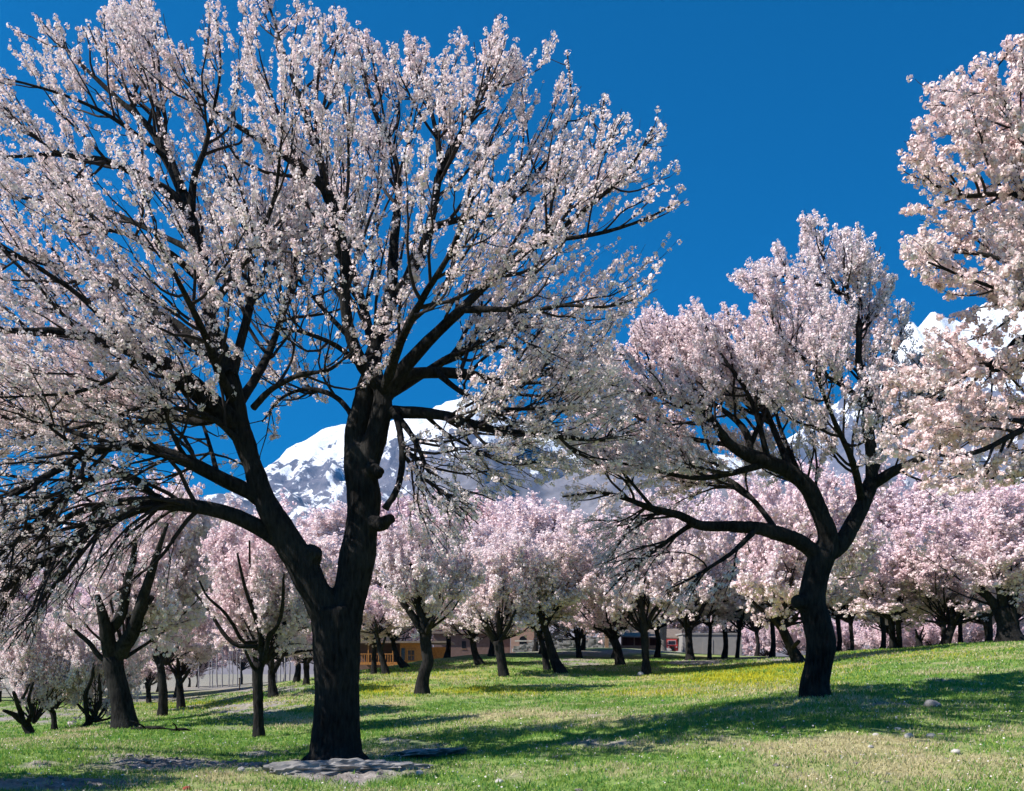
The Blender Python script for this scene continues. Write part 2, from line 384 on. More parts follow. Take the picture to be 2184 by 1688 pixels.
M_SNOW = snow_mat('snow_over_rock', 880, 1400, (.10, .10, .12), (.24, .22, .25), .009)
M_SNOW2 = snow_mat('snow_over_high_rock', 1300, 2300, (.10, .10, .12), (.24, .22, .25), .006)
M_HILL = simple('bare_scree_hillside', (.22, .20, .215), 1, .4, .01, .0)
ridge('snow_mountain', [(-900, 1330), (200, 1270), (430, 1180), (560, 1020), (620, 955), (690, 915), (760, 903), (820, 905), (900, 880), (960, 858), (1005, 848),
      (1060, 878), (1110, 905), (1180, 922), (1270, 935), (1340, 945), (1420, 925), (1500, 960), (1650, 1000), (1900, 1060), (2600, 1150)], 5200, 2600, 330, 80, M_SNOW,
      'snow covered mountain ridge behind the trunk of the large tree', seed=3)
ridge('snow_peak', [(1300, 1200), (1600, 1000), (1800, 850), (1880, 770), (1925, 700), (1945, 688), (1958, 700), (1990, 664), (2010, 678), (2050, 690), (2090, 655), (2140, 632), (2200, 600), (2400, 560), (2700, 640), (3300, 900)],
      6400, 3000, 220, 80, M_SNOW2, 'sharp white snow peak showing between the two trees at right', seed=8)
ridge('rock_spur', [(500, 1180), (700, 1110), (860, 1060), (930, 1015), (985, 965), (1022, 944), (1060, 968), (1110, 1005), (1160, 1030), (1220, 1005), (1300, 965), (1420, 955), (1560, 1010), (1900, 1080)],
      3800, 1500, 200, 50, simple('bare_grey_rock', (.20, .185, .20), 1, .4, .012, 0), 'bare grey rock spur below the snow ridge', seed=14, rough=.08)
ridge('hillside', [(-1500, 1050), (-400, 1090), (0, 1130), (300, 1150), (600, 1190), (1000, 1200), (1500, 1190), (2000, 1170), (2600, 1120), (3600, 1090)], 1500, 900, 200, 40, M_HILL,
      'bare bluish hillside behind the orchard', seed=21, rough=.05)

# ------------------------------------------------------------------ tree machinery
def in_poly(poly, u, v):
    x0, y0 = poly[:, 0], poly[:, 1]; x1, y1 = np.roll(x0, -1), np.roll(y0, -1)
    c = ((y0[None] > v[:, None]) != (y1[None] > v[:, None])) & (u[:, None] < (x1 - x0)[None] * (v[:, None] - y0[None]) / np.where(y1 == y0, 1e-9, y1 - y0)[None] + x0[None])
    return (c.sum(1) % 2) == 1

def d_poly(poly, u, v):
    a = poly; b = np.roll(poly, -1, 0); ab = b - a
    p = np.stack([u, v], -1)[:, None]
    t = np.clip(((p - a[None]) * ab[None]).sum(-1) / (ab * ab).sum(-1)[None], 0, 1)
    return np.linalg.norm(p - (a[None] + t[..., None] * ab[None]), axis=-1).min(1)

class Env:
    """crown envelope: outline in the tree's own upright plane, lens-shaped in depth"""
    def __init__(s, poly, d, depth, round_px):
        s.p = np.array(poly, float); s.d = d; s.depth = depth; s.r = round_px
    def uv(s, P):
        return CX + P[:, 0] / P[:, 1] * F, HZ - (P[:, 2] - CAMZ) / P[:, 1] * F
    def inside(s, P):
        u, v = s.uv(P); ins = in_poly(s.p, u, v)
        out = np.zeros(len(P), bool)
        if ins.any():
            k = np.where(ins)[0]; dist = d_poly(s.p, u[k], v[k])
            out[k] = np.abs(P[k, 1] - s.d) <= s.depth * np.sqrt(np.clip(dist / s.r, 0.20, 1))
        return out

def grow(O, D, L, steps, trop, jit, env=None, r=None):
    """grow N shoots at once; returns (N,steps+1,3)"""
    N = len(O); r = r or rng
    J = r.normal(size=(steps, N, 3)) * jit
    def run(L):
        P = np.empty((N, steps + 1, 3)); P[:, 0] = O; d = D.copy()
        for k in range(steps):
            d = nrm(d + J[k] + trop); P[:, k + 1] = P[:, k] + d * (L / steps)[:, None]
        return P
    P = run(L)
    if env is not None:
        ins = env.inside(P[:, 1:].reshape(-1, 3)).reshape(N, steps)
        k = np.where(ins.all(1), steps, np.argmin(ins, 1))
        f = np.where(k == steps, 1.0, (k + r.random(N) * 0.8) / steps)
        P = run(L * f); L = L * f
    return P, L

def spawn(P, R, n_per, r, lo=0.15, hi=1.0, ang=(35, 65), end=True):
    """children starts on parents P (N,K,3): returns O, D, parent index, t, radius there"""
    N, K, _ = P.shape
    idx = np.repeat(np.arange(N), n_per); M = len(idx)
    t = lo + (hi - lo) * r.random(M)
    if end and M:
        first = np.r_[True, idx[1:] != idx[:-1]]; t[first] = 0.985
    f = t * (K - 1); k = np.minimum(f.astype(int), K - 2); w = (f - k)[:, None]
    O = P[idx, k] * (1 - w) + P[idx, k + 1] * w
    T = nrm(P[idx, k + 1] - P[idx, k])
    q = nrm(np.cross(T, r.normal(size=(M, 3)))); a = np.radians(r.uniform(ang[0], ang[1], M))
    if end and M: a[first] *= 0.35
    D = T * np.cos(a)[:, None] + q * np.sin(a)[:, None]
    Rr = R[idx, k] * (1 - w[:, 0]) + R[idx, k + 1] * w[:, 0]
    return O, D, idx, t, Rr

def taper(r0, r1, K):
    t = np.linspace(0, 1, K)[None]; return r0[:, None] * (1 - t) + r1[:, None] * t

def flower_balls(kind, r, nvar=8):
    out = []
    for _ in range(nvar):
        nf = {'fan': 11, 'pent': 10, 'quad': 8, 'six': 6, 'far': 6}[kind]
        n = nrm(r.normal(size=(nf, 3))); n = nrm(n + 0.0)
        # spread the florets evenly over the ball
        for _k2 in range(12):
            dlt = n[:, None] - n[None]; dd = np.linalg.norm(dlt, axis=-1) + np.eye(nf) * 9
            n = nrm(n + (dlt / dd[..., None] ** 3).sum(1) * 0.05)
        rad = r.uniform(.55, .80, nf) if kind != 'far' else r.uniform(.35, 1.0, nf)
        c = n * rad[:, None]; nn = nrm(n + r.normal(size=(nf, 3)) * .28)
        a = nrm(np.cross(nn, r.normal(size=(nf, 3)))); b = np.cross(nn, a)
        sides = 5 if kind in ('fan', 'pent') else 4
        th = np.arange(sides) / sides * 2 * np.pi
        fr = r.uniform(.42, .56, nf) if kind != 'far' else r.uniform(.50, .72, nf)
        ring = c[:, None] + fr[:, None, None] * (a[:, None] * np.cos(th)[None, :, None] + b[:, None] * np.sin(th)[None, :, None]) + nn[:, None] * (r.uniform(-.02, .12, (nf, sides)))[..., None]
        if kind == 'fan':
            V = np.concatenate([ring, (c - nn * .10)[:, None]], 1).reshape(-1, 3); s = 6
            f = np.array([[i * s + j, i * s + (j + 1) % 5, i * s + 5] for i in range(nf) for j in range(5)])
            core = np.tile([0, 0, 0, 0, 0, 1.0], nf)
        else:
            V = ring.reshape(-1, 3); f = np.arange(nf * sides).reshape(nf, sides); core = np.zeros(len(V))
        out.append((V, f, core))
    return out

BALLS = {k: flower_balls(k, np.random.default_rng(5)) for k in ('pent', 'quad', 'six', 'far')}

def ball_mesh(name, C, S, kind, r):
    N = len(C); var = r.integers(0, 8, N)
    q = nrm(r.normal(size=(N, 4))); w, x, y, z = q.T
    Rm = np.stack([1-2*(y*y+z*z), 2*(x*y-z*w), 2*(x*z+y*w), 2*(x*y+z*w), 1-2*(x*x+z*z), 2*(y*z-x*w), 2*(x*z-y*w), 2*(y*z+x*w), 1-2*(x*x+y*y)], -1).reshape(N, 3, 3)
    tint_ = np.clip(fbm(C * 0.9, 3, 41) * 1.3 - .25 + r.normal(size=N) * .28, 0, 1)
    VV, FF, TT, CC = [], [], [], []; o = 0
    for k, (V, f, core) in enumerate(BALLS[kind]):
        s = np.where(var == k)[0]
        if not len(s): continue
        v = np.einsum('nij,vj->nvi', Rm[s], V) * S[s, None, None] + C[s, None]
        VV.append(v.reshape(-1, 3)); FF.append((f[None] + (o + np.arange(len(s)) * len(V))[:, None, None]).reshape(-1, f.shape[1]))
        TT.append(np.repeat(tint_[s], len(V))); CC.append(np.tile(core, len(s)) * .8); o += len(s) * len(V)
    return mesh_np(name, np.vstack(VV), [np.vstack(FF)], False, {'tint': np.concatenate(TT), 'core': np.concatenate(CC)})

def on_shoots(P, L, per_m, r, lo=0.1, off=0.02, dens=None):
    """points along shoots, about per_m per metre; returns centres and t"""
    N, K, _ = P.shape
    n = r.poisson(L * per_m * (1 if dens is None else dens)); idx = np.repeat(np.arange(N), n); M = len(idx)
    t = lo + (1 - lo) * r.random(M); f = t * (K - 1); k = np.minimum(f.astype(int), K - 2); w = (f - k)[:, None]
    C = P[idx, k] * (1 - w) + P[idx, k + 1] * w + r.normal(size=(M, 3)) * off
    return C, t

def limb_polyline(pts, d0, dep, K):
    """pts [(px,py,width_px)], at tree distance d0, depth offset runs dep[0]..dep[1] metres"""
    pts = np.array(pts, float); n = len(pts)
    s = np.r_[0, np.cumsum(np.hypot(*np.diff(pts[:, :2], axis=0).T))]; s = s / s[-1]
    o = dep[0] + (dep[1] - dep[0]) * s
    dd = d0 + o
    q = np.stack([(pts[:, 0] - CX) / F * dd, dd, CAMZ + (HZ - pts[:, 1]) / F * dd, pts[:, 2] / F * dd / 2], -1)
    return resample(q, K)

def barky(V, s, amp, seed):
    """push bark out and in along fissures; V local verts, s normals"""
    p = V * np.array([9.0, 9.0, 1.6]); n = fbm(p, 3, seed, True) - .6
    n2 = fbm(V * 2.3, 3, seed + 7) - .5
    return V + s * (n[:, None] * amp + n2[:, None] * amp * 1.6)

def remeshed(name, Pl, vox, base, flare=1.35, amp=.022, seed=0):
    """several thick polylines fused into one trunk surface"""
    VV, FF = [], []; o = 0
    for q in Pl:
        P = q[None, :, :3] - base; R = q[None, :, 3].copy()
        h = np.clip(P[0, :, 2], 0, 9); R[0] *= 1 + (flare - 1) * np.exp(-h / .35)
        V, Q = tubes(P, R, 24); k = len(V)
        V = np.vstack([V, P[0, 0], P[0, -1]])
        n = len(q); c0 = np.stack([np.full(24, k), (np.arange(24) + 1) % 24, np.arange(24)], -1)
        c1 = np.stack([np.full(24, k + 1), (n - 1) * 24 + np.arange(24), (n - 1) * 24 + (np.arange(24) + 1) % 24], -1)
        VV.append(V); FF.append((Q + o, np.vstack([c0, c1]) + o)); o += len(V)
    me = mesh_np(name, np.vstack(VV), [np.vstack([f[0] for f in FF]), np.vstack([f[1] for f in FF])])
    ob = bpy.data.objects.new(name, me); col.objects.link(ob)
    md = ob.modifiers.new('r', 'REMESH'); md.mode = 'VOXEL'; md.voxel_size = vox
    sm = ob.modifiers.new('s', 'SMOOTH'); sm.iterations = 4; sm.factor = .5
    dg = bpy.context.evaluated_depsgraph_get(); dg.update()
    m2 = bpy.data.meshes.new_from_object(ob.evaluated_get(dg)); bpy.data.objects.remove(ob)
    n = len(m2.vertices); co = np.empty(n * 3, np.float32); no = np.empty(n * 3, np.float32)
    m2.vertices.foreach_get('co', co); m2.vertex_normals.foreach_get('vector', no)
    co = barky(co.reshape(-1, 3).astype(float), no.reshape(-1, 3).astype(float), amp, seed)
    m2.vertices.foreach_set('co', co.astype(np.float32).ravel()); m2.update(); m2.polygons.foreach_set('use_smooth', np.ones(len(m2.polygons), bool))
    m2.name = name
    return m2

def limb_mesh(name, q, base, sides, amp, seed):
    P = q[None, :, :3] - base; V, Q = tubes(P, q[None, :, 3], sides)
    c = np.repeat(P[0], sides, 0); s = nrm(V - c)
    R = np.repeat(q[:, 3], sides)
    V = V + s * (((fbm(V * 9, 3, seed) - .5) * .5 * np.minimum(R * 1.0, amp * 6))[:, None])
    k = len(V); V = np.vstack([V, P[0, -1]]); K = len(q)
    cap = np.stack([np.full(sides, k), (K - 1) * sides + np.arange(sides), (K - 1) * sides + (np.arange(sides) + 1) % sides], -1)
    return mesh_np(name, V, [Q, cap], True)

def dress(root, base, limbs, env, cfg, r, petal, kind, origin=None):
    """limbs: list of (K,4) polylines -> side branches, twigs and blossom on the tree `root`"""
    base = np.asarray(base)
    K = limbs[0].shape[0]
    P0 = np.stack([q[:, :3] for q in limbs]); R0 = np.stack([q[:, 3] for q in limbs])
    L0 = np.linalg.norm(np.diff(P0, axis=1), axis=-1).sum(1)
    def trop(O, a):
        t_ = np.asarray(cfg['trop'](O)); return (t_ if t_.ndim == 2 else np.stack([0 * t_, 0 * t_, t_], -1)) * a
    TV, TF = [], []; o = 0
    def add(P, Rr, sides):
        nonlocal o
        V, Q = tubes(P - base, Rr, sides); TV.append(V); TF.append(Q + o); o += len(V)
    # level 1 branches
    n1 = np.maximum(1, (L0 * cfg['n1'] * (cfg['low'](P0) if 'low' in cfg else 1)).astype(int))
    O, D, ix, t, rp = spawn(P0, R0, n1, r, cfg.get('lo', .25), 1.0, (30, 68))
    L = r.uniform(*cfg['L1'], len(O)) * (1.15 - .45 * t)
    lite = cfg.get('lite', False); k1, k2 = (4, 2) if lite else (7, 4)
    P1, L1 = grow(O, D, L, k1, trop(O, .14 * 7 / k1), .13, env, r)
    ok = L1 > cfg['L1'][0] * .25; P1, L1, rp = P1[ok], L1[ok], rp[ok]
    r1 = np.minimum(rp * .62, cfg['r1'] * (0.5 + L1 / cfg['L1'][1])); R1 = taper(r1, r1 * .35, k1 + 1); add(P1, R1, 4 if lite else 5)
    # level 2
    n2 = np.maximum(2, (L1 * cfg['n2']).astype(int))
    O, D, ix, t, rp = spawn(P1, R1, n2, r, .12, 1.0, (25, 60))
    L = r.uniform(*cfg['L2'], len(O)) * (1.15 - .4 * t)
    P2, L2 = grow(O, D, L, k2, trop(O, .20 * 4 / k2), .12, env, r)
    ok = L2 > cfg['L2'][0] * .3; P2, L2, rp = P2[ok], L2[ok], rp[ok]
    r2 = np.minimum(rp * .7, cfg['r2']); R2 = taper(r2, r2 * .45, k2 + 1); add(P2, R2, 3 if lite else 4)
    # level 3: straight flowering shoots
    n3 = r.poisson(L2 * cfg['n3']) + (r.random(len(L2)) < .75)
    O, D, ix, t, rp = spawn(P2, R2, n3, r, .15, 1.0, (18, 48))
    L = r.uniform(*cfg['L3'], len(O))
    P3, L3 = grow(O, D, L, 3, trop(O, .22), .07, env, r)
    r3 = np.minimum(rp * .8, cfg['r3'])
    if not lite: add(P3, taper(r3, r3 * .5, 4), 3)
    if cfg.get('scaffold'): add(P0, R0, 6)
    tw = mesh_np('twig_mass', np.vstack(TV), [np.vstack(TF)], True)
    if root is not None: obj('twig_mass', tw, M_TWIG, root, kind='stuff')
    # blossom
    dn = cfg.get('dens', lambda P: np.ones(len(P)))
    out = []
    for P, Ls, per, lo, s0 in ((P0, L0, 7.0, .72, .95), (P1, L1, cfg['b'][0], .45, 1.0), (P2, L2, cfg['b'][1], .2, 1.0), (P3, L3, cfg['b'][2], .05, .95)):
        C, t = on_shoots(P, Ls, per, r, lo, cfg['off'])
        keep = r.random(len(C)) < dn(C); C, t = C[keep], t[keep]
        S = cfg['size'] * s0 * r.uniform(.72, 1.18, len(C)) * np.where(P is P3, 1.08 - .58 * t ** 2.5, 1.0)
        out.append((C, S))
    C = np.vstack([c for c, _ in out]); S = np.concatenate([s for _, s in out])
    if not cfg.get('lite'): print('BALLS', len(C))
    if cfg.get('max') and len(C) > cfg['max']:
        k = r.permutation(len(C))[:cfg['max']]; C, S = C[k], S[k]
    cm = ball_mesh('crown', C - base, S, kind, r)
    if root is None: return tw, cm
    obj('crown', cm, petal, root, kind='stuff')
    return len(C), len(P1), len(P2), len(P3)

# ------------------------------------------------------------------ the large tree
LARGE_D = 16.0
def large_tree():
    r = np.random.default_rng(101); d = LARGE_D
    base = at(718, 1640, d)
    root = thing('blossom_tree', base, 'largest blossoming tree with dark forked trunk standing in the left foreground', 'tree', 'blossoming orchard trees')
    P = lambda pts, dep=(0, 0), K=30: limb_polyline(pts, d, dep, K)
    trunk = [P([(716, 1665, 104), (717, 1600, 96), (718, 1500, 93), (718, 1420, 95), (716, 1350, 100), (712, 1300, 96)]),
             P([(716, 1400, 68), (690, 1300, 67), (648, 1215, 62), (600, 1130, 58), (562, 1060, 48), (535, 985, 43), (512, 910, 41), (497, 830, 39), (478, 765, 35), (455, 700, 31), (437, 620, 27), (427, 540, 26), (405, 465, 26)], (0, -.5), 60),
             P([(718, 1400, 70), (742, 1290, 72), (758, 1210, 74), (772, 1130, 68), (776, 1060, 70), (768, 1000, 66), (762, 955, 54)], (0, .2), 40),
             P([(776, 1040, 50), (790, 970, 50), (808, 905, 42), (818, 860, 40), (815, 815, 38)], (.1, .1), 24),
             P([(764, 990, 48), (757, 930, 44), (770, 880, 42), (780, 830, 36), (802, 740, 32), (828, 660, 30), (836, 600, 26)], (.2, .5), 36),
             P([(650, 1215, 40), (662, 1190, 44), (672, 1172, 34)], (0, -.2), 8), P([(780, 1105, 34), (812, 1118, 34), (838, 1104, 20)], (.1, -.25), 8), P([(770, 1010, 30), (795, 1000, 30), (812, 1012, 24)], (.1, -.2), 8)]
    for (dx, dy, ln) in ((-1, -.25, .75), (.9, -.35, .8), (-.35, -1, .6), (.4, -1, .65), (1, .4, .7), (-.9, .5, .6)):
        a_ = nrm(np.array([dx, dy, 0.0])); b0 = at(717, 1600, d)
        p3 = np.array([b0 + a_ * .12, b0 + a_ * .30 + [0, 0, -.20], b0 + a_ * (.34 + ln * .35) + [0, 0, -.32], b0 + a_ * (.36 + ln) + [0, 0, -.50]])
        trunk.append(resample(np.c_[p3, [.20, .16, .10, .04]], 16))
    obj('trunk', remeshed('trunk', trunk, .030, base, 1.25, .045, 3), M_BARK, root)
    spec = [  # (points px, px, width), depth run
        ([(505, 905, 44), (450, 860, 46), (400, 815, 44), (340, 775, 39), (270, 742, 33), (200, 722, 25), (110, 708, 18), (0, 705, 12), (-120, 690, 8)], (-.3, -2.2)),
        ([(490, 800, 30), (440, 748, 29), (385, 702, 27), (330, 665, 24), (250, 605, 17), (150, 575, 12), (0, 540, 8), (-130, 500, 5)], (-.4, 1.6)),
        ([(496, 800, 22), (512, 735, 19), (531, 660, 18), (536, 580, 15), (522, 490, 11), (500, 420, 8), (486, 330, 5)], (-.4, .8)),
        ([(580, 1085, 36), (530, 1048, 33), (465, 1018, 30), (400, 985, 28), (330, 960, 26), (250, 951, 24), (185, 968, 20), (110, 1010, 15), (0, 1072, 11), (-110, 1130, 7)], (-.1, -1.8)),
        ([(615, 1165, 38), (560, 1130, 36), (500, 1100, 33), (440, 1084, 30), (370, 1076, 28), (310, 1080, 25), (240, 1108, 23), (170, 1142, 21), (90, 1200, 18), (0, 1258, 15), (-120, 1320, 9)], (0, -1.2)),
        ([(350, 1076, 20), (290, 1068, 18), (220, 1078, 16), (150, 1100, 14), (80, 1150, 11), (0, 1230, 8), (-80, 1290, 5)], (-.5, .9)),
        ([(345, 1070, 14), (300, 1035, 14), (250, 1013, 14), (190, 1025, 13), (130, 1065, 12), (60, 1130, 10), (-10, 1190, 7), (-90, 1230, 4)], (-.5, -1.9)),
        ([(410, 480, 28), (370, 420, 24), (310, 382, 20), (230, 345, 14), (120, 330, 9), (0, 335, 6), (-130, 320, 4)], (-.5, -1.5)),
        ([(405, 470, 27), (385, 400, 23), (350, 330, 20), (318, 272, 15), (250, 210, 11), (160, 125, 7), (95, 55, 4)], (-.5, .4)),
        ([(408, 450, 18), (414, 380, 15), (436, 320, 11), (452, 250, 8), (470, 150, 5), (462, 40, 3)], (-.5, -1.0)),
        ([(390, 410, 15), (352, 300, 12), (330, 200, 9), (310, 110, 6), (300, 20, 3)], (-.5, 1.4)),
        ([(428, 545, 15), (380, 520, 13), (300, 482, 10), (200, 440, 8), (60, 425, 5), (-100, 400, 3)], (-.4, 1.8)),
        ([(820, 880, 30), (880, 880, 26), (955, 888, 22), (1015, 908, 19), (1085, 922, 15), (1180, 931, 12), (1275, 938, 8), (1330, 925, 5)], (.1, -1.2)),
        ([(815, 830, 34), (780, 790, 29), (750, 725, 26), (736, 650, 24), (736, 560, 25), (716, 470, 27), (692, 402, 24), (630, 350, 17), (560, 302, 13), (470, 245, 9), (390, 170, 5)], (.1, -1.1)),
        ([(700, 420, 18), (680, 330, 15), (645, 230, 11), (605, 110, 7), (570, 0, 4)], (-.6, .6)),
        ([(836, 605, 24), (840, 520, 20), (848, 440, 16), (846, 350, 12), (800, 240, 8), (760, 120, 5), (720, 40, 3)], (.5, 1.2)),
        ([(834, 640, 20), (872, 590, 22), (900, 535, 20), (926, 440, 17), (942, 360, 14), (985, 280, 10), (1030, 190, 7), (1062, 80, 4)], (.5, 0)),
        ([(940, 370, 12), (930, 280, 10), (905, 190, 7), (890, 130, 4)], (.1, 1.5)),
        ([(818, 850, 36), (870, 775, 30), (930, 712, 24), (985, 660, 21), (1035, 608, 19), (1085, 560, 17), (1160, 515, 13), (1250, 445, 10), (1335, 370, 7), (1395, 270, 4)], (.1, -1.6)),
        ([(820, 845, 30), (865, 802, 27), (930, 795, 24), (1000, 800, 22), (1070, 815, 17), (1150, 800, 12), (1230, 790, 8), (1300, 810, 5)], (.1, 1.3)),
        ([(985, 662, 15), (1060, 660, 12), (1130, 664, 10), (1200, 652, 8), (1290, 655, 6), (1350, 640, 4)], (-.7, -1.9)),
        ([(866, 600, 14), (918, 493, 14), (990, 466, 13), (1088, 428, 10), (1160, 350, 7), (1215, 240, 5), (1210, 110, 3)], (.4, 1.4)),
        ([(1085, 560, 12), (1180, 470, 9), (1270, 330, 6), (1290, 200, 4)], (-1.0, .4)),
        ([(1160, 515, 10), (1270, 500, 8), (1370, 470, 6), (1450, 430, 4)], (-1.2, -2.0)),
        ([(845, 880, 16), (858, 960, 14), (850, 1035, 13), (822, 1085, 16)], (-.1, -.5)),
        ([(850, 890, 14), (885, 940, 11), (915, 1010, 8), (950, 1070, 5), (990, 1110, 3)], (-.1, -1.0)),
        ([(760, 900, 14), (720, 850, 11), (660, 830, 9), (600, 850, 6), (560, 900, 4)], (.2, 1.3)),
        ([(540, 870, 16), (580, 830, 13), (640, 800, 10), (700, 790, 7), (740, 760, 4)], (-.3, -1.4)),
        # filling the open space under the left limbs
        ([(400, 815, 16), (330, 850, 13), (250, 890, 9), (150, 915, 6), (30, 925, 3)], (-.9, .4)), ([(450, 860, 16), (390, 890, 12), (320, 900, 9), (240, 905, 6), (130, 960, 3)], (-.5, 2.0)),
        ([(300, 755, 14), (250, 800, 11), (170, 835, 8), (60, 845, 5), (-60, 850, 3)], (-1.2, -2.4)), ([(525, 960, 16), (470, 905, 12), (420, 880, 9), (370, 870, 6), (300, 880, 3)], (-.2, -1.6)),
        ([(400, 985, 12), (370, 930, 9), (350, 870, 6), (340, 820, 3)], (-.5, -1.2)), ([(300, 955, 12), (260, 900, 9), (220, 850, 6), (200, 810, 3)], (-.8, -.2)), ([(465, 1018, 12), (450, 960, 9), (430, 900, 6), (400, 850, 3)], (-.3, 1.4)),
        ([(180, 968, 10), (130, 930, 8), (80, 890, 5), (40, 870, 3)], (-1.2, -2.0)), ([(250, 610, 12), (190, 640, 9), (110, 660, 6), (10, 640, 4)], (1.0, 2.4)),
        ([(930, 795, 14), (990, 840, 11), (1060, 870, 8), (1150, 870, 5), (1240, 860, 3)], (.4, -1.4)), ([(1015, 908, 10), (1080, 880, 8), (1160, 870, 5), (1250, 880, 3)], (-.4, 1.2)), ([(900, 800, 14), (960, 760, 11), (1040, 740, 8), (1140, 750, 5), (1230, 760, 3)], (.4, 1.8)),
        ([(780, 790, 14), (720, 740, 11), (650, 710, 8), (590, 700, 5)], (.1, -1.8)), ([(745, 720, 12), (690, 660, 9), (640, 600, 6), (600, 540, 3)], (0, 1.6)), ([(900, 880, 9), (960, 930, 7), (1040, 970, 5), (1110, 990, 3)], (0, .9)),
        # towards and away from the viewer
        ([(500, 860, 24), (470, 800, 20), (430, 700, 15), (380, 600, 10), (330, 500, 6)], (-.3, -3.2)),
        ([(505, 870, 22), (560, 780, 18), (600, 680, 13), (630, 560, 9), (640, 440, 5)], (-.3, 3.0)),
        ([(812, 830, 24), (790, 720, 20), (760, 600, 15), (720, 480, 10), (700, 330, 6)], (.1, 3.2)),
        ([(816, 850, 24), (850, 740, 20), (900, 640, 15), (960, 540, 10), (1010, 420, 6)], (.1, -3.2)),
        ([(818, 850, 22), (900, 800, 18), (1000, 740, 13), (1100, 700, 9), (1200, 700, 5)], (.1, 3.0)),
        ([(500, 880, 22), (420, 900, 18), (330, 880, 13), (230, 850, 9), (100, 830, 5)], (-.2, 2.6)),
        ([(430, 600, 20), (360, 540, 15), (270, 500, 10), (160, 480, 6)], (-.4, -2.6)),
        ([(445, 660, 18), (520, 560, 13), (580, 440, 9), (600, 300, 5), (610, 180, 3)], (-.4, -2.2)),
        ([(250, 951, 14), (180, 930, 11), (80, 900, 8), (-60, 880, 5), (-200, 870, 3)], (-.9, .8)),
        ([(270, 742, 16), (180, 640, 12), (60, 560, 8), (-100, 480, 5), (-220, 400, 3)], (-1.2, -2.6)),
        ([(360, 340, 12), (220, 240, 8), (60, 180, 5), (-120, 150, 3)], (-.3, -1.8)),
    ]
    limbs = [limb_polyline(p, d, dep, 26) for p, dep in spec]
    for i, q in enumerate(limbs):
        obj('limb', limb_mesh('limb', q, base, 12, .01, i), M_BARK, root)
    stems = [resample(t_[len(t_) // 2:], 26) for t_ in (trunk[1], trunk[4])]
    poly = [(-420, 900), (-420, 380), (-300, 140), (-100, 70), (0, 85), (80, 32), (120, 60), (175, 50), (200, 70), (230, 5), (310, -15), (350, 60), (380, 100), (410, 110), (425, 60), (440, 10), (520, -60), (600, -60), (650, 0),
            (690, 40), (715, 5), (740, 60), (790, 70), (815, 110), (850, 78), (895, 80), (940, 130), (980, 55), (1005, 100), (1065, 28), (1090, 90), (1120, 130), (1160, 85), (1215, 85), (1205, 150), (1230, 185), (1260, 250), (1290, 180), (1310, 260), (1330, 235),
            (1360, 270), (1400, 200), (1415, 290), (1400, 340), (1440, 360), (1478, 432), (1450, 520), (1400, 580), (1400, 640), (1370, 690), (1300, 720), (1330, 800), (1370, 890), (1350, 980), (1120, 1040), (1020, 1090), (990, 1180),
            (900, 1180), (850, 1100), (800, 930), (700, 960), (560, 960), (540, 1100), (470, 1220), (330, 1330), (100, 1380), (-200, 1390), (-420, 1350)]
    env = Env(poly, d, 4.2, 330)
    def dens(C):
        u, v = env.uv(C)
        low = 1 - np.where(u < 560, .74, .50) * sstep(840, 1060, v)
        core = 1 - .5 * np.exp(-(((u - 640) / 280) ** 2 + ((v - 700) / 230) ** 2))
        return low * core
    def trop(O):
        u, v = env.uv(O); rad = O - at(690, 1000, d); rad = nrm(rad * np.array([1, .8, .8])); up = (.55 - 1.35 * sstep(880, 1050, v))[:, None] * np.array([[0, 0, 1.0]])
        return rad * .85 + up
    cfg = dict(n1=3.3, L1=(.9, 2.1), r1=.026, n2=3.6, L2=(.45, 1.0), r2=.010, n3=2.3, L3=(.25, .72), r3=.0045, b=(3.0, 9.0, 13.0), off=.018, size=.051, max=46000, low=lambda P: 1 + .8 * sstep(780, 920, env.uv(P.mean(1))[1]), trop=trop, dens=dens, lo=.22)
    n = dress(root, base, limbs + stems, env, cfg, r, M_PET, 'six')
    print('LARGE', n)
large_tree()

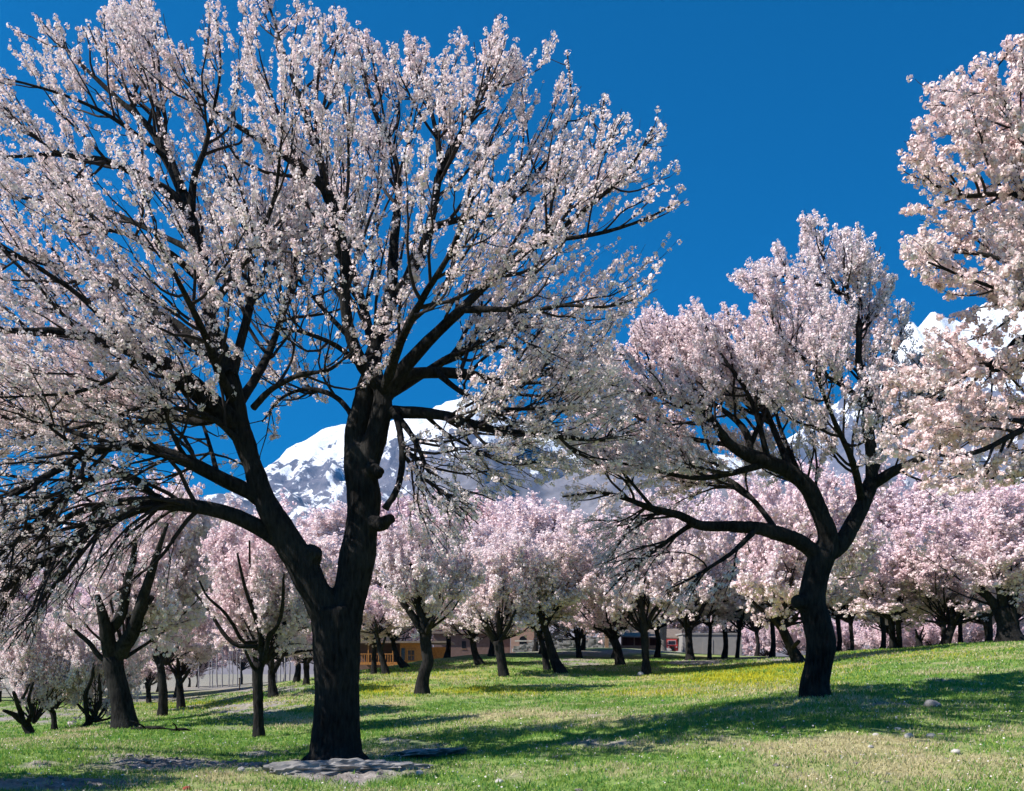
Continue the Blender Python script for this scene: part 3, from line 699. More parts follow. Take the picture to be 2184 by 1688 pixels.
# ------------------------------------------------------------------ second tree on the right
def second_tree():
    r = np.random.default_rng(202); d = 20.5
    base = at(1740, 1487, d)
    root = thing('blossom_tree', base, 'blossoming tree with thick bent trunk and stub standing right of centre on the slope', 'tree', 'blossoming orchard trees')
    P = lambda pts, dep=(0, 0), K=30: limb_polyline(pts, d, dep, K)
    trunk = [P([(1740, 1505, 60), (1738, 1460, 55), (1746, 1415, 56), (1752, 1375, 60), (1744, 1330, 58), (1732, 1290, 56), (1736, 1245, 52), (1750, 1195, 54), (1764, 1165, 50)], (0, 0), 50),
             P([(1730, 1300, 34), (1708, 1285, 34), (1692, 1285, 26)], (0, -.2), 8),
             P([(1762, 1180, 44), (1765, 1140, 40), (1745, 1085, 36), (1722, 1040, 34), (1685, 1008, 32), (1640, 987, 30), (1595, 970, 28), (1557, 948, 22), (1531, 916, 18)], (0, -.6), 40),
             P([(1762, 1180, 40), (1790, 1165, 36), (1825, 1107, 34), (1846, 1060, 32), (1860, 1025, 32)], (0, .3), 24),
             P([(1750, 1200, 36), (1738, 1180, 34), (1703, 1154, 32), (1662, 1139, 30), (1615, 1127, 27), (1557, 1123, 24)], (0, -.5), 30)]
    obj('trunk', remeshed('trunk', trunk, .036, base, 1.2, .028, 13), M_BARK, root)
    spec = [([(1565, 1123, 24), (1493, 1121, 21), (1452, 1100, 18), (1394, 1086, 15), (1335, 1064, 11), (1277, 1051, 7), (1200, 1060, 4)], (-.5, -1.8)),
            ([(1480, 1115, 12), (1458, 1130, 11), (1394, 1177, 8), (1335, 1224, 5), (1290, 1270, 3)], (-.6, -1.4)),
            ([(1598, 970, 18), (1596, 935, 16), (1574, 900, 13), (1520, 860, 9), (1440, 800, 6), (1380, 730, 4)], (-.5, .4)),
            ([(1560, 950, 18), (1500, 882, 15), (1440, 850, 11), (1370, 840, 7), (1290, 830, 4)], (-.6, -2.0)),
            ([(1690, 1010, 18), (1660, 940, 14), (1620, 840, 10), (1580, 740, 6), (1550, 660, 4)], (-.4, 1.5)),
            ([(1860, 1030, 28), (1858, 960, 25), (1848, 895, 22), (1853, 840, 19), (1832, 785, 16), (1832, 732, 14), (1831, 690, 12), (1818, 655, 10), (1797, 628, 9), (1776, 610, 8), (1758, 555, 6), (1745, 490, 3)], (.3, 0)),
            ([(1860, 1035, 26), (1901, 1008, 22), (1950, 985, 17), (2010, 950, 12), (2070, 900, 7)], (.3, -.8)),
            ([(1852, 880, 15), (1817, 838, 13), (1784, 815, 10), (1720, 770, 7), (1650, 700, 4)], (.2, -1.4)),
            ([(1851, 850, 13), (1885, 800, 11), (1910, 740, 8), (1935, 680, 4)], (.2, .9)),
            ([(1800, 630, 7), (1740, 605, 6), (1660, 590, 4), (1580, 600, 3)], (0, -.6)), ([(1820, 660, 8), (1850, 600, 6), (1880, 550, 4)], (0, .6)),
            ([(1790, 1160, 20), (1740, 1080, 16), (1700, 1000, 12), (1660, 900, 8), (1640, 780, 5)], (.1, 2.6)),
            ([(1840, 1080, 18), (1820, 990, 14), (1780, 900, 10), (1740, 800, 6)], (.3, -2.6)),
            ([(1662, 1139, 14), (1600, 1060, 11), (1530, 1010, 8), (1420, 980, 5), (1300, 960, 3)], (-.3, 1.8)),
            ([(1845, 1050, 16), (1900, 930, 12), (1950, 830, 8), (1980, 740, 4)], (.3, 1.8)),
            ([(1640, 987, 16), (1560, 1010, 13), (1480, 1020, 10), (1380, 1000, 7), (1290, 980, 4)], (-.4, -1.4)),
            ([(1615, 1127, 14), (1560, 1180, 10), (1480, 1230, 6), (1420, 1260, 3)], (-.4, -1.6))]
    spec += [([(1557, 948, 14), (1490, 850, 10), (1425, 750, 7), (1400, 670, 3)], (-.5, .9)), ([(1500, 882, 12), (1405, 805, 9), (1335, 760, 6), (1285, 745, 3)], (-.6, .2)),
             ([(1640, 987, 14), (1600, 850, 10), (1520, 730, 7), (1490, 650, 3)], (-.4, -1.0)), ([(1560, 950, 12), (1440, 930, 9), (1330, 900, 6), (1240, 900, 3)], (-.6, 1.0)),
             ([(1592, 970, 12), (1640, 860, 9), (1690, 760, 6), (1720, 680, 3)], (-.5, 1.4)), ([(1394, 1086, 8), (1330, 1010, 6), (1270, 940, 4), (1230, 860, 3)], (-1.4, -2.0)),
             ([(1860, 1010, 14), (1930, 900, 10), (2000, 850, 7), (2080, 850, 3)], (.3, .8))]
    limbs = [limb_polyline(p, d, dep, 22) for p, dep in spec]
    for i, q in enumerate(limbs):
        obj('limb', limb_mesh('limb', q, base, 10, .01, 60 + i), M_BARK, root)
    poly = [(1190, 960), (1230, 820), (1290, 735), (1345, 745), (1350, 690), (1400, 650), (1440, 690), (1490, 635), (1515, 690), (1550, 645), (1590, 690), (1620, 640), (1550, 600), (1590, 560), (1650, 560), (1640, 520), (1690, 520), (1664, 450), (1710, 465), (1760, 460), (1790, 500), (1830, 475),
            (1845, 520), (1875, 490), (1885, 545), (1910, 600), (1900, 640), (1962, 652), (1930, 700), (1990, 780), (2080, 820), (2120, 950), (2060, 1080), (1930, 1130), (1800, 1160), (1660, 1230), (1500, 1290), (1330, 1290), (1240, 1160)]
    env = Env(poly, d, 4.0, 230)
    def dens(C):
        u, v = env.uv(C); return (1 - .72 * sstep(930, 1120, v)) * (1 - .45 * np.exp(-(((u - 1800) / 120) ** 2 + ((v - 1000) / 130) ** 2)))
    def trop(O):
        u, v = env.uv(O); rad = nrm((O - at(1770, 1130, d)) * np.array([1, .8, .8])); return rad * .8 + (.45 - 1.2 * sstep(960, 1120, v))[:, None] * np.array([[0, 0, 1.0]])
    cfg = dict(n1=4.2, L1=(.8, 1.9), r1=.024, n2=4.6, L2=(.4, .95), r2=.010, n3=3.6, L3=(.22, .62), r3=.0045, b=(5.0, 13.0, 18.0), off=.025, size=.058, max=30000, trop=trop, dens=dens, lo=.15)
    print('SECOND', dress(root, base, limbs, env, cfg, r, M_PET1, 'six'))
second_tree()

# ------------------------------------------------------------------ near tree at the right edge (trunk outside the picture)
def edge_tree():
    r = np.random.default_rng(303); d = 11.0
    base = base_at(2450, d)
    root = thing('blossom_tree', base, 'cream blossoming tree cut off by the right edge, only its branches showing', 'tree', 'blossoming orchard trees')
    P = lambda pts, dep=(0, 0), K=30: limb_polyline(pts, d, dep, K)
    by = HZ - (base[2] - CAMZ) / d * F
    obj('trunk', remeshed('trunk', [P([(2450, by + 25, 110), (2445, by - 100, 96), (2440, by - 300, 96), (2430, by - 450, 90), (2420, 1180, 84), (2400, 1000, 70), (2380, 850, 60)]),
        P([(2425, 1200, 70), (2460, 1000, 60), (2480, 800, 48), (2470, 600, 36)], (0, .4))], .04, base, 1.3, .03, 23), M_BARK, root)
    spec = [([(2390, 900, 46), (2330, 800, 38), (2260, 750, 30), (2184, 725, 24), (2150, 748, 17), (2115, 775, 11), (2060, 830, 6)], (0, -.5)),
            ([(2385, 860, 44), (2330, 650, 36), (2260, 470, 28), (2184, 340, 20), (2150, 312, 15), (2106, 286, 10), (2040, 250, 6)], (0, .2)),
            ([(2310, 620, 26), (2250, 480, 20), (2184, 421, 14), (2123, 414, 12), (2055, 418, 9), (1984, 391, 5)], (.1, -.8)),
            ([(2270, 480, 22), (2230, 300, 16), (2184, 194, 12), (2123, 204, 9), (2086, 218, 7), (2010, 200, 4)], (.1, .8)),
            ([(2330, 800, 26), (2240, 780, 18), (2160, 790, 12), (2083, 790, 9), (1991, 807, 5), (1930, 830, 3)], (-.1, .8)),
            ([(2395, 960, 34), (2300, 900, 24), (2200, 910, 16), (2096, 960, 10), (2021, 973, 6), (1930, 960, 3)], (0, -1.0)),
            ([(2400, 1000, 30), (2300, 960, 22), (2220, 880, 14), (2140, 870, 9), (2050, 880, 5)], (0, 1.4)),
            ([(2360, 720, 24), (2270, 620, 18), (2180, 570, 12), (2080, 540, 8), (1960, 530, 4)], (0, 1.0)),
            ([(2330, 660, 22), (2250, 600, 16), (2160, 620, 11), (2080, 600, 7), (1980, 560, 4)], (0, -1.2)),
            ([(2300, 560, 18), (2240, 400, 13), (2180, 280, 9), (2120, 170, 5), (2170, 90, 3)], (.1, -.9)),
            ([(2390, 930, 24), (2300, 1000, 16), (2200, 1010, 10), (2100, 1020, 6), (2000, 1000, 3)], (0, .4)),
            ([(2470, 620, 30), (2480, 400, 22), (2520, 200, 14), (2560, 50, 6)], (.4, .6)), ([(2475, 800, 30), (2580, 650, 22), (2700, 500, 12), (2800, 400, 6)], (.4, 1.2)),
            ([(2470, 640, 24), (2400, 430, 18), (2340, 250, 11), (2300, 60, 5)], (.4, -.6)), ([(2450, 1050, 30), (2560, 920, 20), (2700, 850, 12), (2850, 820, 6)], (0, -.8))]
    limbs = [limb_polyline(p, d, dep, 22) for p, dep in spec]
    for i, q in enumerate(limbs):
        obj('limb', limb_mesh('limb', q, base, 10, .01, 90 + i), M_BARK, root)
    poly = [(1945, 180), (1990, 200), (1960, 250), (1922, 305), (1935, 400), (1925, 450), (1975, 480), (1920, 530), (1950, 585), (2015, 640), (1990, 690), (1900, 735), (1890, 850), (1865, 930), (1925, 1010), (2000, 1050), (2184, 1030), (2400, 1080), (2560, 1000), (2600, 700), (2580, 300), (2480, 0), (2350, -20), (2200, 70), (2130, 115), (2060, 145), (2010, 165)]
    env = Env(poly, d, 2.6, 300)
    cfg = dict(n1=5.0, L1=(.5, 1.3), r1=.018, n2=6.0, L2=(.25, .6), r2=.0065, n3=2.6, L3=(.15, .42), r3=.0035, b=(10, 22, 30), off=.018, size=.044, trop=lambda O: nrm(O - at(2420, 800, 11.0)) * .6 + np.array([[0, 0, .2]]), lo=.12, max=13500)
    print('EDGE', dress(root, base, limbs, env, cfg, r, M_PET3, 'quad'))
edge_tree()

# ------------------------------------------------------------------ trees further back, each with its own trunk
def mid_tree(label, d, stems, crown, n_balls=2600, seed=0, petal=None, bark=None, size=.072, name='blossom_tree', group='blossoming orchard trees', lim=None):
    r = np.random.default_rng(1000 + seed)
    px0, py0 = stems[0][0][:2]
    b = base_at(px0, d); dz = b[2] - at(px0, py0, d)[2]            # sit on the slope exactly
    base = b
    root = thing(name, base, label, 'tree', group)
    P = [limb_polyline(s, d, (0 if i == 0 else r.uniform(-.15, .15), 0 if i == 0 else r.uniform(-1.7, -.1)), 14) for i, s in enumerate(stems)]
    P[0][0, :3] += (P[0][0, :3] - P[0][1, :3]) * 1.2
    for q in P: q[:, 2] += dz
    for i, q in enumerate(P):
        if i == 0: q[:, 3] *= 1 + .35 * np.exp(-np.clip(q[:, 2] - base[2], 0, 9) / .25)
        obj('trunk' if i == 0 else 'limb', limb_mesh('trunk' if i == 0 else 'limb', q, base, 12 if i == 0 else 8, .02, seed * 7 + i), bark or M_BARK, root)
    if crown is None: return root
    cx, cy, rx, ry = crown
    fk = P[0][-1, :3]; c = np.array([(cx - CX) / F * d, d, CAMZ + (HZ - cy) / F * d + dz])
    v = c - fk; sx = rx / F * d / 2.8 * (1.28 if d >= 40 else 1.14); sz = max(np.linalg.norm(v) / 2.5, sx * .6); sz = min(sz, sx * 1.5)
    tw, cm = CROWNS[seed % len(CROWNS)]; pt = petal or M_PET2
    for nm, me, mt in (('twig_mass', tw, M_TWIG), ('crown', cm, None)):
        o = obj(nm, me, mt, root, kind='stuff')
        if nm == 'crown':
            if not me.materials: me.materials.append(pt)
            o.material_slots[0].link = 'OBJECT'; o.material_slots[0].material = pt
        o.location = fk - base + np.array([0, (.9 if d < 40 else .4) * min(1, sx), 0])
        o.rotation_euler = (0, math.atan2(v[0], max(v[2], .3)) * .8, seed * 1.7 if abs(v[0]) < .35 * abs(v[2]) else seed % 3 * .4); o.scale = (sx, sx, sz)
    return root

class Blob:
    def __init__(s, c, R, seed): s.c = np.array(c); s.R = np.array(R); s.s = seed
    def inside(s, P):
        q = (P - s.c) / s.R; n = np.linalg.norm(q, axis=1)
        return n < .48 + 1.05 * fbm(q / np.maximum(n, 1e-6)[:, None] * 2.2 + 7, 3, s.s)

def crown_proto(seed, n):
    r = np.random.default_rng(4000 + seed); env = Blob((r.uniform(-.3, .3), r.uniform(-.3, .3), 2.5), (r.uniform(2.5, 3.3), r.uniform(2.5, 3.3), r.uniform(2.0, 2.6)), seed)
    sc_l = []
    for k in range(20):
        w = nrm(r.normal(size=3)) * r.uniform(.45, .95); tgt = env.c + w * env.R * np.array([1, 1, .9]); tgt[2] = max(tgt[2], .25)
        mid = tgt * .45 + r.normal(size=3) * .18 + np.array([0, 0, -.05])
        sc_l.append(resample(np.c_[np.vstack([[0, 0, 0], mid, tgt]), [.055, .03, .01]], 12))
    cfg = dict(n1=2.6, L1=(.6, 1.7), r1=.02, n2=2.1, L2=(.4, 1.1), r2=.009, n3=.7, L3=(.3, .8), r3=.005, b=(20, 40, 50), off=.075, size=.080,
               trop=lambda O: .9 - 1.3 * sstep(1.6, .3, O[:, 2]), lo=.2, max=n, lite=True, scaffold=True,
               dens=lambda C: np.clip(sstep(.2, 2.1, C[:, 2] + .7 * np.hypot(C[:, 0], C[:, 1])) * 1.1, .12, 1) * (.35 + .65 * sstep(.30, .75, np.linalg.norm((C - env.c) / env.R, axis=1))))
    return dress(None, np.zeros(3), sc_l, env, cfg, r, None, 'far')
CROWNS = [crown_proto(k, 8000) for k in range(8)]

L = lambda *p: [tuple(x) for x in p]
MID = [
 ('stout dark tree with several upright stems left of the large trunk', 27, [L((267,1551,50),(258,1488,44),(245,1437,42),(240,1400,44)), L((240,1410,36),(228,1352,32),(221,1318,24),(207,1267,13)), L((230,1350,24),(252,1322,24),(263,1294,21),(269,1250,19),(282,1199,14),(289,1148,10)), L((248,1400,34),(262,1378,34),(282,1349,32),(296,1305,27),(313,1250,22),(326,1209,18),(340,1165,12),(357,1114,8)), L((232,1410,14),(211,1396,12),(190,1369,11),(163,1345,9),(136,1318,6)), L((283,1345,18),(305,1300,16),(325,1270,12))], (275,1180,190,190), 4200),
 ('slim straight trunk tree with candelabra limbs just left of the large trunk', 24, [L((552,1575,22),(551,1505,21),(549,1440,23),(552,1415,26)), L((556,1420,18),(561,1405,17),(557,1370,13),(552,1345,10),(540,1305,9),(523,1257,8),(506,1182,5)), L((560,1380,10),(530,1380,10),(503,1377,10),(476,1352,9),(442,1298,7),(408,1257,5)), L((552,1368,9),(520,1371,8),(496,1332,8),(476,1305,7),(442,1274,5),(425,1240,4)), L((542,1310,7),(534,1230,6),(532,1155,4)), L((563,1410,14),(574,1359,12),(591,1338,9),(602,1298,8),(605,1226,5)), L((590,1338,8),(620,1326,7),(648,1314,5)), L((545,1430,9),(537,1420,8),(523,1390,6))], (535,1245,155,135), 3600),
 ('small tree with wide V trunk at the far left edge', 30, [L((66,1570,15),(60,1556,17),(55,1545,18)), L((57,1548,15),(31,1527,13),(7,1517,6)), L((50,1540,13),(44,1522,12),(36,1498,10),(29,1478,8)), L((58,1546,12),(68,1519,11),(61,1495,8),(70,1457,6)), L((40,1505,7),(54,1480,6),(62,1462,4))], (40,1415,95,80), 1700),
 ('short crooked tree bending left beside the V trunk at far left', 33, [L((116,1558,12),(114,1525,11),(108,1512,11)), L((110,1515,10),(100,1506,9),(80,1491,6)), L((108,1514,7),(120,1502,6),(124,1490,4))], (90,1440,75,60), 1300),
 ('tree with two thin stems rising from one leaning base at left', 31, [L((184,1554,17),(189,1539,14)), L((188,1542,11),(185,1515,10),(182,1481,10),(195,1447,8),(199,1420,6)), L((190,1541,9),(201,1522,8),(214,1495,8),(211,1437,6)), L((190,1540,8),(203,1533,7),(207,1528,5))], (200,1385,95,85), 1900),
 ('tree with plain curved trunk right of the stout dark tree', 38, [L((346,1529,19),(348,1490,19),(347,1465,18),(342,1420,16)), L((342,1425,14),(350,1386,12),(360,1352,8)), L((340,1425,10),(325,1390,8),(318,1350,6))], (355,1330,95,95), 2000),
 ('forked tree standing at the edge of the pale field at left', 43, [L((386,1514,17),(384,1471,14),(382,1445,12)), L((382,1448,10),(380,1420,9),(379,1400,7)), L((385,1462,8),(401,1437,7),(408,1420,5)), L((380,1450,7),(366,1428,6),(357,1413,4))], (388,1370,80,70), 1600),
 ('tiny pollard tree far off on the pale field', 60, [L((318,1503,10),(316,1474,10),(315,1466,13)), L((314,1468,8),(311,1460,6)), L((318,1468,7),(324,1455,4))], (318,1420,60,45), 1000),
 ('small dark stemmed tree on the grassy bank beyond the far left field', 56, [L((155,1500,13),(150,1474,11)), L((150,1477,9),(143,1457,8),(138,1445,5)), L((151,1477,7),(164,1458,5),(168,1450,4))], (145,1415,75,50), 1200),
 ('slender tree half hidden behind the stout dark tree', 40, [L((274,1520,17),(272,1470,16),(274,1428,15)), L((273,1432,11),(289,1379,10),(296,1335,7)), L((277,1432,10),(306,1396,7),(326,1372,5))], (305,1335,85,80), 1700),
 ('tree with forked trunk and long side branch behind the candelabra tree', 38, [L((583,1483,20),(580,1447,16),(580,1425,17)), L((579,1430,11),(580,1405,10),(580,1386,8)), L((582,1430,13),(591,1413,12),(612,1376,8),(625,1350,5)), L((600,1395,7),(635,1386,6),(666,1383,4))], (605,1325,105,90), 2300),
 ('short trunk tree close to the left side of the large trunk', 45, [L((653,1461,13),(654,1435,12),(653,1415,13)), L((653,1418,9),(649,1396,8),(648,1370,5)), L((654,1418,8),(664,1395,6))], (652,1362,70,60), 1500),
 ('S shaped grey trunk tree right of the large trunk', 36, [L((900,1483,30),(902,1447,26),(912,1413,25),(908,1373,24),(907,1345,28)), L((900,1350,16),(885,1322,15),(868,1298,14),(848,1271,11),(820,1250,6)), L((905,1350,20),(902,1318,18),(888,1284,13),(882,1216,8),(844,1165,4)), L((900,1310,9),(893,1250,8),(892,1216,7),(895,1155,4)), L((910,1352,12),(916,1335,11),(922,1322,8))], (890,1195,135,150), 4200),
 ('leaning dark tree in front of the orange timber lodge railing', 52, [L((824,1439,15),(818,1415,13),(812,1390,12),(803,1352,9)), L((806,1362,6),(800,1330,5)), L((812,1390,6),(822,1360,5))], (805,1305,85,75), 1900),
 ('thin upright trunk tree left of the leaning one by the lodge', 54, [L((797,1437,12),(798,1400,10),(799,1370,9)), L((798,1375,6),(790,1345,5)), L((799,1375,6),(808,1345,5))], (785,1335,75,60), 1500),
 ('bent tree leaning left across the lodge window', 58, [L((865,1425,15),(852,1410,13),(843,1390,11),(838,1365,9)), L((840,1375,6),(825,1345,5)), L((840,1370,6),(850,1340,5))], (845,1335,80,65), 1700),
 ('tree with kinked trunk on the green crest in the centre', 55, [L((1024,1417,18),(1014,1396,14),(1008,1366,12)), L((1008,1370,8),(1000,1340,6)), L((1009,1370,8),(1020,1340,6))], (1000,1295,95,90), 2300),
 ('tree with thick left leaning fork in the centre of the slope', 46, [L((1075,1442,20),(1068,1400,20),(1062,1366,22)), L((1060,1370,18),(1045,1349,16),(1028,1318,15)), L((1064,1368,14),(1066,1340,12),(1062,1305,7)), L((1066,1366,10),(1085,1335,8),(1100,1300,5))], (1055,1240,120,115), 3300),
 ('thinner of two close leaning trees in the centre', 50, [L((1167,1432,15),(1160,1390,13),(1148,1349,10)), L((1150,1358,7),(1140,1320,5)), L((1152,1360,6),(1165,1320,5))], (1135,1265,100,95), 2300),
 ('thicker of two close leaning trees in the centre', 48, [L((1196,1437,23),(1180,1403,20),(1170,1366,16),(1160,1332,14)), L((1162,1338,12),(1150,1308,11),(1140,1270,6)), L((1163,1340,9),(1185,1300,6))], (1170,1225,120,115), 3300),
 ('small forked tree before the low stone wall', 66, [L((1236,1405,11),(1233,1380,11),(1232,1366,13)), L((1231,1368,8),(1226,1345,6)), L((1234,1368,8),(1248,1345,6))], (1240,1300,85,70), 1900),
 ('tree leaning right with a thick right fork before the stone wall', 54, [L((1323,1420,19),(1317,1386,18),(1307,1362,20)), L((1310,1366,13),(1330,1339,12),(1347,1311,11),(1360,1280,6)), L((1303,1364,9),(1290,1350,7),(1266,1339,5)), L((1307,1364,9),(1300,1330,6))], (1315,1260,105,90), 2600),
 ('straight dark tree with right hand fork in front of the plank shed', 47, [L((1379,1442,21),(1377,1403,16),(1374,1352,17)), L((1374,1358,15),(1371,1318,14),(1362,1267,9),(1355,1220,5)), L((1377,1345,11),(1390,1312,10),(1415,1284,8),(1449,1257,5))], (1390,1205,120,115), 3300),
 ('thick pale grey trunk standing against the shed', 100, [L((1413,1390,16),(1414,1360,15),(1415,1330,15)), L((1415,1335,9),(1405,1300,6)), L((1415,1335,9),(1428,1300,6))], (1415,1270,80,60), 1500),
 ('dark tree with broad V fork before the blank shed wall', 60, [L((1472,1410,19),(1470,1380,15),(1468,1345,15)), L((1466,1350,10),(1460,1318,8),(1450,1277,5)), L((1470,1348,11),(1495,1305,9),(1511,1277,5)), L((1468,1346,8),(1470,1300,5))], (1460,1185,135,125), 3600),
 ('thin pole like tree before the blank shed wall', 64, [L((1513,1405,9),(1514,1370,8),(1516,1335,7)), L((1515,1345,5),(1508,1310,3)), L((1515,1345,5),(1524,1310,3))], (1520,1275,75,65), 1500),
 ('thin forked tree at the right end of the shed', 66, [L((1572,1405,8),(1575,1370,8),(1578,1340,8)), L((1577,1345,5),(1562,1300,4),(1548,1270,3)), L((1578,1345,5),(1588,1300,4))], (1580,1280,80,65), 1600),
 ('tree with cut limbs leaning left behind the bent trunk', 46, [L((1704,1417,26),(1682,1373,20),(1666,1338,18)), L((1664,1342,14),(1644,1318,12),(1620,1301,9),(1590,1270,5)), L((1662,1330,10),(1651,1291,8),(1649,1240,5)), L((1672,1340,12),(1692,1328,11),(1700,1312,8)), L((1690,1385,10),(1703,1372,9))], (1605,1160,150,140), 6000),
 ('tree on twin parallel trunks along the right hand crest', 54, [L((1905,1386,15),(1903,1350,13),(1900,1320,14)), L((1919,1386,13),(1917,1350,12),(1915,1312,13)), L((1900,1325,12),(1890,1308,11),(1872,1298,9),(1852,1289,6)), L((1910,1318,10),(1920,1280,7)), L((1900,1320,9),(1900,1280,6))], (1900,1205,135,120), 3600),
 ('tree leaning right with long level branches on the right hand crest', 52, [L((2015,1380,19),(2023,1358,18),(2032,1335,17)), L((2030,1332,7),(2005,1332,6),(1974,1328,4)), L((2036,1335,9),(2072,1325,7),(2123,1311,5)), L((2032,1338,12),(2030,1305,9),(2024,1275,6)), L((2034,1336,10),(2050,1300,7))], (2035,1230,115,95), 2900),
 ('slender straight stem tree beside the one with level branches', 54, [L((2049,1375,10),(2048,1345,9),(2047,1318,9)), L((2046,1322,6),(2036,1295,5)), L((2048,1322,7),(2072,1298,5))], (2065,1262,80,65), 1600),
 ('massive fluted multi stem tree at the right end of the crest', 46, [L((2154,1371,52),(2148,1332,42),(2138,1296,42)), L((2130,1305,24),(2106,1271,17),(2085,1245,9)), L((2148,1310,26),(2161,1277,19),(2168,1240,10)), L((2172,1370,13),(2167,1330,12),(2160,1295,12)), L((2140,1300,20),(2135,1250,13),(2120,1190,7))], (2140,1165,150,140), 4800),
]
for i, m_ in enumerate(MID):
    far = m_[1] >= 40
    mid_tree(m_[0], m_[1], m_[2], m_[3], m_[4], seed=i, petal=(M_PET4 if (i in (16, 17, 18, 19, 20, 8, 2, 3, 4)) else (M_PET1, M_PET2)[i % 2]), bark=(M_BARK2 if 'pale grey' in m_[0] else None),
             size=.058 + .0011 * m_[1])

mid_tree('cut stump with thin shoots on the right hand crest', 60, [L((1962,1384,13),(1960,1370,12),(1958,1357,13)), L((1957,1362,6),(1953,1345,4)), L((1961,1362,5),(1970,1340,3)), L((1962,1375,5),(1974,1352,2))], None, seed=77, name='tree_stump', group='bare stumps')

def shade_tree():
    # stands just outside the left edge; the photograph shows its shade on the near grass
    d = 9.6; px = CX - 11.3 / d * F; b = base_at(px, d); k = F / d; by = HZ - (b[2] - CAMZ) / d * F
    st = [L((px, by, .5 * k), (px + .1 * k, by - 1 * k, .42 * k), (px, by - 2.0 * k, .42 * k)), L((px, by - 1.9 * k, .26 * k), (px - .8 * k, by - 3.0 * k, .2 * k), (px - 1.2 * k, by - 4.2 * k, .1 * k)), L((px, by - 1.9 * k, .26 * k), (px + .7 * k, by - 3.1 * k, .2 * k), (px + 1.1 * k, by - 4.2 * k, .1 * k))]
    mid_tree('blossoming tree just outside the left edge, only its shade on the grass showing', d, st, (px, by - 4.6 * k, 2.7 * k, 2.4 * k), seed=41)
shade_tree()

# orchard rows behind, hidden trunks: a few grown trees, copied with their parts
def clone(o, loc, rz, s, label):
    c = o.copy(); col.objects.link(c); c.location = loc; c.rotation_euler = (0, 0, rz); c.scale = (s, s, s); c['label'] = label
    for ch in o.children:
        k = ch.copy(); col.objects.link(k); k.parent = c
    return c
BG_LABEL = 'rose blossoming tree massed with others behind the nearer trunks'
rb = np.random.default_rng(31)
SHORT = {66: 'V trunk at far left', 116: 'short crooked tree', 155: 'tree on the grassy bank', 184: 'two stemmed tree', 267: 'stout dark tree', 318: 'tiny pollard', 346: 'curved plain trunk', 386: 'forked tree by the pale field',
         552: 'candelabra tree', 653: 'short trunk beside the large tree', 718: 'large forked trunk', 797: 'thin trunk by the lodge', 824: 'leaning trunk by the lodge', 865: 'bent trunk before the lodge window', 900: 'S shaped trunk', 960: 'dark mud house end',
         1024: 'kinked trunk on the crest', 1075: 'left leaning fork', 1167: 'thinner leaning trunk of the pair', 1236: 'small forked tree by the wall', 1323: 'right leaning tree', 1379: 'straight dark tree', 1413: 'pale grey trunk',
         1472: 'V forked tree before the shed', 1513: 'thin pole like tree', 1572: 'right end of the shed', 1640: 'gap left of the cut limbs', 1704: 'tree with cut limbs', 1760: 'bent trunk of the second tree', 1840: 'gap right of the bent trunk', 1912: 'twin trunks', 1962: 'cut stump', 2015: 'level branched tree', 2049: 'slender stem on the crest', 2110: 'left stem of the massive tree', 2154: 'massive fluted tree', 2220: 'right picture edge',
         -100: 'left picture edge', 10: 'left edge trunks', 230: 'left stems of the stout tree', 430: 'left end of the hazy row', 600: 'fork behind the candelabra tree', 1110: 'arched doorway', 1280: 'middle of the stone wall'}
used_marks = set()
def bg_label(px, i):
    row = 0 if i < n_row[0] else (1 if i < n_row[1] else 2 if i < n_row[2] else 3)
    k = min((k for k in SHORT if (row, k) not in used_marks), key=lambda k: abs(k - px)); used_marks.add((row, k))
    return ('rose blossoming tree of the nearest back row, behind the ', 'rose blossoming tree of the middle back row, behind the ', 'rose blossoming tree of the farthest back row, behind the ', 'pale far tree beyond the hazy bare row, behind the ')[row] + SHORT[k]
bgs = [(px, d) for d, step in ((66, 118), (84, 96), (112, 84)) for px in np.arange(-120, 2320, step)] + [(px, 160.) for px in (395, 445, 500, 555, 610, 660, 730, 790, 850, 910, 970, 1030, 1290, 1340, 1390, 1440, 1490, 1540, 1590)]
bgs = [(612., 63.), (700., 68.), (560., 74.)] + bgs
TALL = 3
n_row = (sum(1 for _, d in bgs if d < 70), sum(1 for _, d in bgs if d < 90), sum(1 for _, d in bgs if d < 150))
for i, (px, d) in enumerate(bgs):
    px = px + rb.uniform(-25, 25); d = d + rb.uniform(-5, 5)
    if i < TALL: pass
    elif 395 < px < 640 and d < 150: continue                        # open field with the hazy row behind
    if 1270 < px < 1610 and 75 < d < 150: continue                       # the shed stands here in the sun
    if i >= TALL and 690 < px < 1130 and 75 < d < 150: continue                        # so do the lodge and the mud house
    if i >= TALL and 690 < px < 900 and d < 75: continue
    if px > 1610 and 95 < d < 150: continue
    b = base_at(px, d); by = HZ - (b[2] - CAMZ) / d * F
    tall = (10.8 if px > 560 else 8.6) * (1.25 if d > 150 and px > 700 else 1) * rb.uniform(.72, 1.18) * (1.12 if 880 < px < 1180 else 1.0)
    if i < TALL: tall = 11.8
    k = F / d; th = tall * k
    st = [L((px, by, .40 * k), (px + .1 * k, by - 1.0 * k, .32 * k), (px - .05 * k, by - .24 * th, .32 * k)), L((px, by - .22 * th, .22 * k), (px - .6 * k, by - .34 * th, .16 * k), (px - .9 * k, by - .45 * th, .09 * k)), L((px, by - .22 * th, .22 * k), (px + .5 * k, by - .35 * th, .16 * k), (px + .8 * k, by - .46 * th, .09 * k))]
    bgl = bg_label(px, i)
    mid_tree(bgl, d, st, (px, by - .60 * th, .43 * th, .38 * th), seed=300 + i, petal=(M_PET4, M_PET2, M_PET1, M_PET)[rb.integers(0, 4)], group='orchard trees massed behind')

